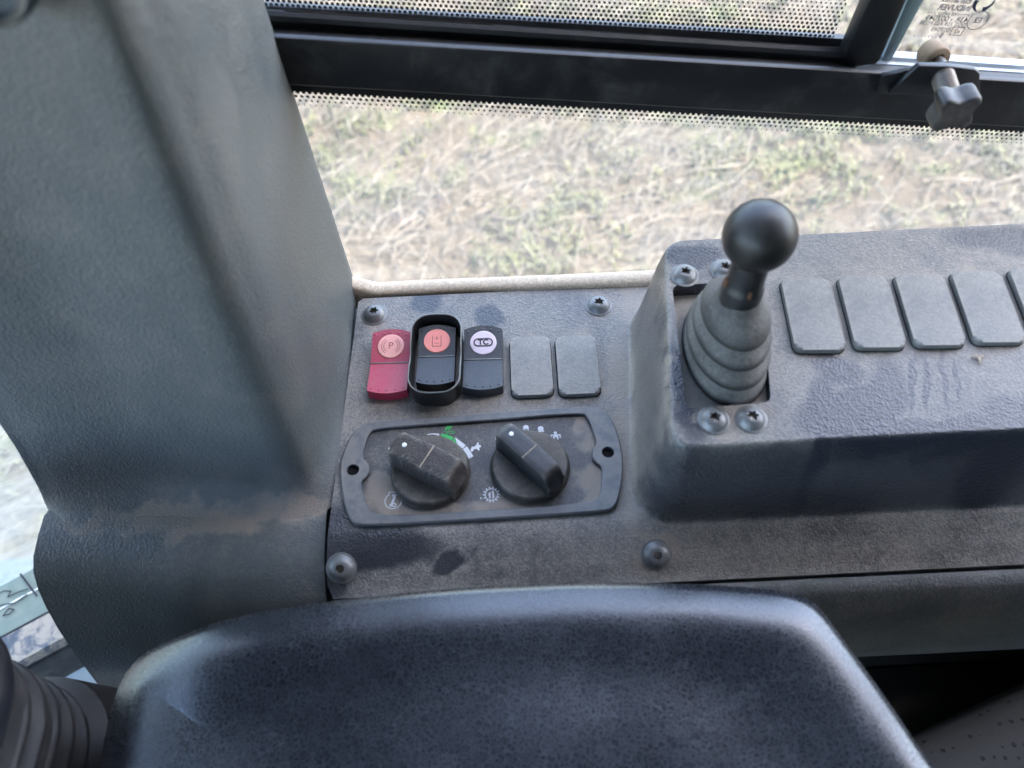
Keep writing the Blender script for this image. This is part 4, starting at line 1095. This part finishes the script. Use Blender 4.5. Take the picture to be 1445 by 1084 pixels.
# ------------------------------------------------------------------ armrest
def build_armrest():
    zr = .046
    px = [(100, 1130), (108, 1060), (124, 985), (144, 936), (184, 900), (250, 884), (330, 864), (420, 849), (520, 835), (620, 826), (720, 820), (830, 816), (940, 817), (1040, 821), (1100, 827), (1138, 836), (1160, 852), (1185, 884), (1225, 938), (1270, 1002), (1325, 1084)]
    P = [Vector((Zp(u, v, zr-.006).x, Zp(u, v, zr-.006).y, 0)) for u, v in px]
    P += [P[-1]+Vector((.035, -.060, 0)), P[-1]+Vector((.02, -.13, 0)), Vector((-.18, -.36, 0)), Vector((-.215, -.30, 0))]
    loop = resample(smooth_loop(P, 2), 220)
    c = Vector((-.02, -.255, 0))
    o = empty('armrest', (c.x, c.y, 0), 'large black padded vinyl armrest with cracked grain and a rolled edge', 'armrest'); L = o.location.copy()
    n = len(loop)
    nor = []
    for i in range(n):
        t = (loop[(i+3) % n]-loop[i-3]).normalized(); nn = Vector((-t.y, t.x, 0))
        if nn.dot(c-loop[i]) < 0: nn = -nn
        nor.append(nn)
    rows = []
    for d, z in ((.020, -.035), (.006, -.030), (.0015, -.010), (.0002, .015), (0, .027), (.0005, .0335), (.0018, .0390), (.0045, .0430), (.0085, .0453), (.0130, .0466), (.0175, .0469), (.0215, .0462), (.0260, .0444), (.0310, .0421), (.037, .0402), (.045, .0393)):
        rows.append([Vector((p.x+q.x*d, p.y+q.y*d, z)) for p, q in zip(loop, nor)])
    last = rows[-1]
    for k in range(1, 13):
        s = 1-k/12.5
        row = []
        for p in last:
            x = c.x+(p.x-c.x)*s; y = c.y+(p.y-c.y)*s
            t = 1-s
            row.append(Vector((x, y, .0392 + .0065*math.exp(-((x+.02)/.13)**2-((y+.262)/.050)**2))))
        rows.append(row)
    bm = bmesh.new(); v = grid(bm, rows, True); cap(bm, v[-1]); cap(bm, list(reversed(v[0])))
    inner = [w_ for r_ in v[7:] for w_ in r_]
    for _ in range(30): bmesh.ops.smooth_vert(bm, verts=inner, factor=.5, use_axis_x=True, use_axis_y=True, use_axis_z=True)
    # left shoulder rounds down towards the joystick
    for w_ in bm.verts:
        if w_.co.z > .0:
            k = sstep((-.105-w_.co.x)/.11); w_.co.z -= .021*k*k
            w_.co.z += .0012*mnoise.noise(Vector((w_.co.x*22, w_.co.y*22, 0)))
    fin('pad', bm, M['vinyl'], o, L, 70)
build_armrest()

# ------------------------------------------------------------------ joystick boot at lower left
def build_joystick():
    cx, cy = -.325, -.30
    o = empty('joystick', (cx, cy, -.06), 'brown black joystick with a ribbed rubber bellows and dome beside the armrest', 'joystick'); L = o.location.copy()
    # rounded square bellows: right and back edge of each fold
    E_ = [((131, 1035), (100, 960), -.024), ((108, 1035), (80, 948), -.010), ((86, 1030), (60, 936), .004), ((66, 1025), (40, 924), .018), ((43, 1015), (18, 914), .032)]
    sq = []
    for (ur, vr), (ub, vb), z in E_: sq.append((Zp(ur, vr, z).x-cx, Zp(ub, vb, z).y-cy, z))
    def loop(hx, hy, z, k): return [Vector((cx+x, cy+y, z)) for x, y in rrect(2*hx*k, 2*hy*k, min(hx, hy)*.42*k, 9)]
    bm = bmesh.new(); rows = [loop(sq[0][0], sq[0][1], -.12, 1.10), loop(sq[0][0], sq[0][1], -.036, 1.04)]
    for i, (hx, hy, z) in enumerate(sq):
        nx = sq[i+1] if i+1 < len(sq) else (hx*.86, hy*.9, z+.014)
        for k, dz in ((.955, -.0042), (.975, -.0040), (.995, -.0022), (1.0, 0), (.995, .0016), (.98, .0026)): rows.append(loop(hx, hy, z+dz, k))
        rows.append(loop(lerp(hx, nx[0], .75), lerp(hy, nx[1], .75), z+.0068, .965))
    grid(bm, rows, True); fin('bellows', bm, M['joy'], o, L, 40)
    a, b = Zp(17, 925, .060).x-cx, Zp(-8, 862, .060).y-cy
    bm = bmesh.new(); v = grid(bm, [loop(a, b, z, k) for k, z in ((.86, .036), (.97, .044), (1.0, .052), (1.0, .060), (.97, .068), (.88, .077), (.70, .084), (.4, .089))], True); cap(bm, v[-1]); fin('dome', bm, M['joydome'], o, L, 50)
build_joystick()

# ------------------------------------------------------------------ front sill at lower left, seat at lower right, round fitting at upper left
def build_front():
    z = -.30
    def quadprism(px, z0, th, mat, nm, par, L):
        bm = bmesh.new(); a = [Zp(u, v, z0) for u, v in px]; v1 = [bm.verts.new(p) for p in a]; v2 = [bm.verts.new(p-Vector((0, 0, th))) for p in a]
        bm.faces.new(v1); bm.faces.new(list(reversed(v2)))
        for i in range(len(a)): bm.faces.new((v1[i], v1[(i+1) % len(a)], v2[(i+1) % len(a)], v2[i]))
        return fin(nm, bm, mat, par, L, 40)
    def ln(u, v, s=-.535): return lambda x: v+s*(x-u)
    e1, e2, e3, e4, e5, e6 = ln(0, 828), ln(0, 859), ln(10, 879), ln(0, 901), ln(20, 920+17), ln(20, 920+36)
    A, B = -160, 330
    o = empty('front_sill', Zp(40, 870, z), 'pale green front window sill with dusty inner ledge and a line drawn sticker', 'window sill'); L = o.location.copy()
    quadprism([(A, e1(A)), (B, e1(B)), (B, e4(B)), (A, e4(A))], z, .02, M['sill'], 'sill_plate', o, L)
    quadprism([(A, e2(A)-1), (B, e2(B)-1), (B, e2(B)+1.2), (A, e2(A)+1.2)], z+.0012, .001, M['mark_bright'], 'ridge', o, L)
    quadprism([(A, e4(A)-2.5), (B, e4(B)-2.5), (B, e4(B)), (A, e4(A))], z+.0012, .001, M['mark_dark'], 'joint', o, L)
    quadprism([(A, e4(A)+1), (B, e4(B)+1), (B, e5(B)), (A, e5(A))], z+.004, .05, M['sill_dusty'], 'dusty_ledge', o, L)
    quadprism([(A, e5(A)+.5), (B, e5(B)+.5), (B, e6(B)), (A, e6(A))], z-.012, .05, M['rubber'], 'rubber_lip', o, L)
    # sticker: hand drawn outline symbol and a dividing line
    xa = (Zp(60, e1(60), z)-Zp(0, e1(0), z)).normalized(); za = Vector((0, 0, 1)); ya = za.cross(xa)
    F = Matrix((xa, ya, za)).transposed().to_4x4(); F.translation = Zp(12, 845, z+.0016)+Vector((0, 0, .0006))
    bm = bmesh.new()
    stroke(bm, [(-.020, .004), (-.012, .010), (-.002, .010), (.004, .006), (.000, .002), (.010, .001), (.018, -.001)], .0012, F)
    stroke(bm, [(-.020, -.006), (-.012, -.002), (-.004, -.004), (.004, -.008), (.016, -.006)], .0012, F); stroke(bm, [(-.008, -.014), (-.002, -.010), (.002, -.014), (-.003, -.016)], .0012, F, True)
    F2 = F.copy(); F2.translation = Zp(39, 826, z+.0016)+Vector((0, 0, .0006)); stroke(bm, [(-.003, .016), (.005, -.016)], .0018, F2)
    fin('sticker', bm, M['mark_dark'], o, L, None)
    # front lower glass standing on the sill
    p0, p1 = Zp(-160, e1(-160), z), Zp(330, e1(330), z)
    d = (p1-p0); up = Vector((-.25, .10, 1.0))
    bm = bmesh.new(); a, b = p0-d*1.5, p1+d*.5; bm.faces.new([bm.verts.new(p) for p in (a, b, b+up*1.1, a+up*1.1)])
    tag(fin('front_glass', bm, M['glass_front'], None, p0, None), 'hazy front window glass seen left of the pillar above the sill', 'window glass')
build_front()
def build_seat():
    o = empty('seat', Zp(1420, 1060, -.12), 'dark seat edge with small perforations in the lower right corner', 'seat'); L = o.location.copy()
    z = -.12
    px = [(1200, 1085), (1290, 1042), (1370, 1006), (1450, 966), (1700, 850), (1900, 1300), (1300, 1400), (1150, 1200)]
    P = smooth_loop([Vector((Zp(u, v, z).x, Zp(u, v, z).y, 0)) for u, v in px], 2)
    c = sum(P, Vector())/len(P); rows = []
    for s, zz in ((1.0, z-.10), (1.0, z-.02), (.995, z-.008), (.98, z), (.95, z+.006), (.8, z+.012), (.4, z+.02)):
        rows.append([Vector((c.x+(p.x-c.x)*s, c.y+(p.y-c.y)*s, zz)) for p in P])
    bm = bmesh.new(); v = grid(bm, rows, True); cap(bm, v[-1]); fin('cushion', bm, M['seat'], o, L, 50)
    # dark box under the console nose, black in place of the gaps' shade
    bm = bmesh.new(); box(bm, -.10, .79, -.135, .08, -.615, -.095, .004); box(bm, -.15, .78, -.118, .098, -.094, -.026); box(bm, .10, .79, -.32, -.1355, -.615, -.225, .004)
    tag(fin('gap_shade_box', bm, M['dark'], None, (.3, -.03, -.6)), 'black box standing in for the shade of the gap below the grey nose rail', 'shade box')
build_seat()
def build_vent():
    n = Vector((.05, -.97, .22)).normalized(); p = Yp(-28, -38, -.066)
    o = empty('round_vent', p, 'dark round fitting with a ribbed grey rim at the top of the pillar', 'vent'); L = p.copy()
    q = n.to_track_quat('Z', 'Y').to_matrix().to_4x4(); X = T(p) @ q
    r = (Yp(28, 18, -.066)-p).length
    bm = bmesh.new(); lathe(bm, [(r*1.12, -.004), (r*1.10, .002), (r*1.03, .004), (r*.86, .004), (r*.82, .0015), (r*.3, .0005)], 80, X); fin('vent_body', bm, M['vent'], o, L, 40)
    pr = None
    for k in range(56):
        a = 2*math.pi*k/56
        if pr is None:
            bm = bmesh.new(); box(bm, -r*.085, r*.085, -r*.026, r*.026, 0, .0026, .0008); bmesh.ops.recalc_face_normals(bm, faces=bm.faces)
            pr = bpy.data.meshes.new('rib'); bm.to_mesh(pr); bm.free(); pr.materials.append(M['vent_rib'])
        ob = link('rib', pr, o); ob.matrix_local = q @ RZ(a) @ T((r*.95, 0, .0038)) @ RZ(.55)
build_vent()
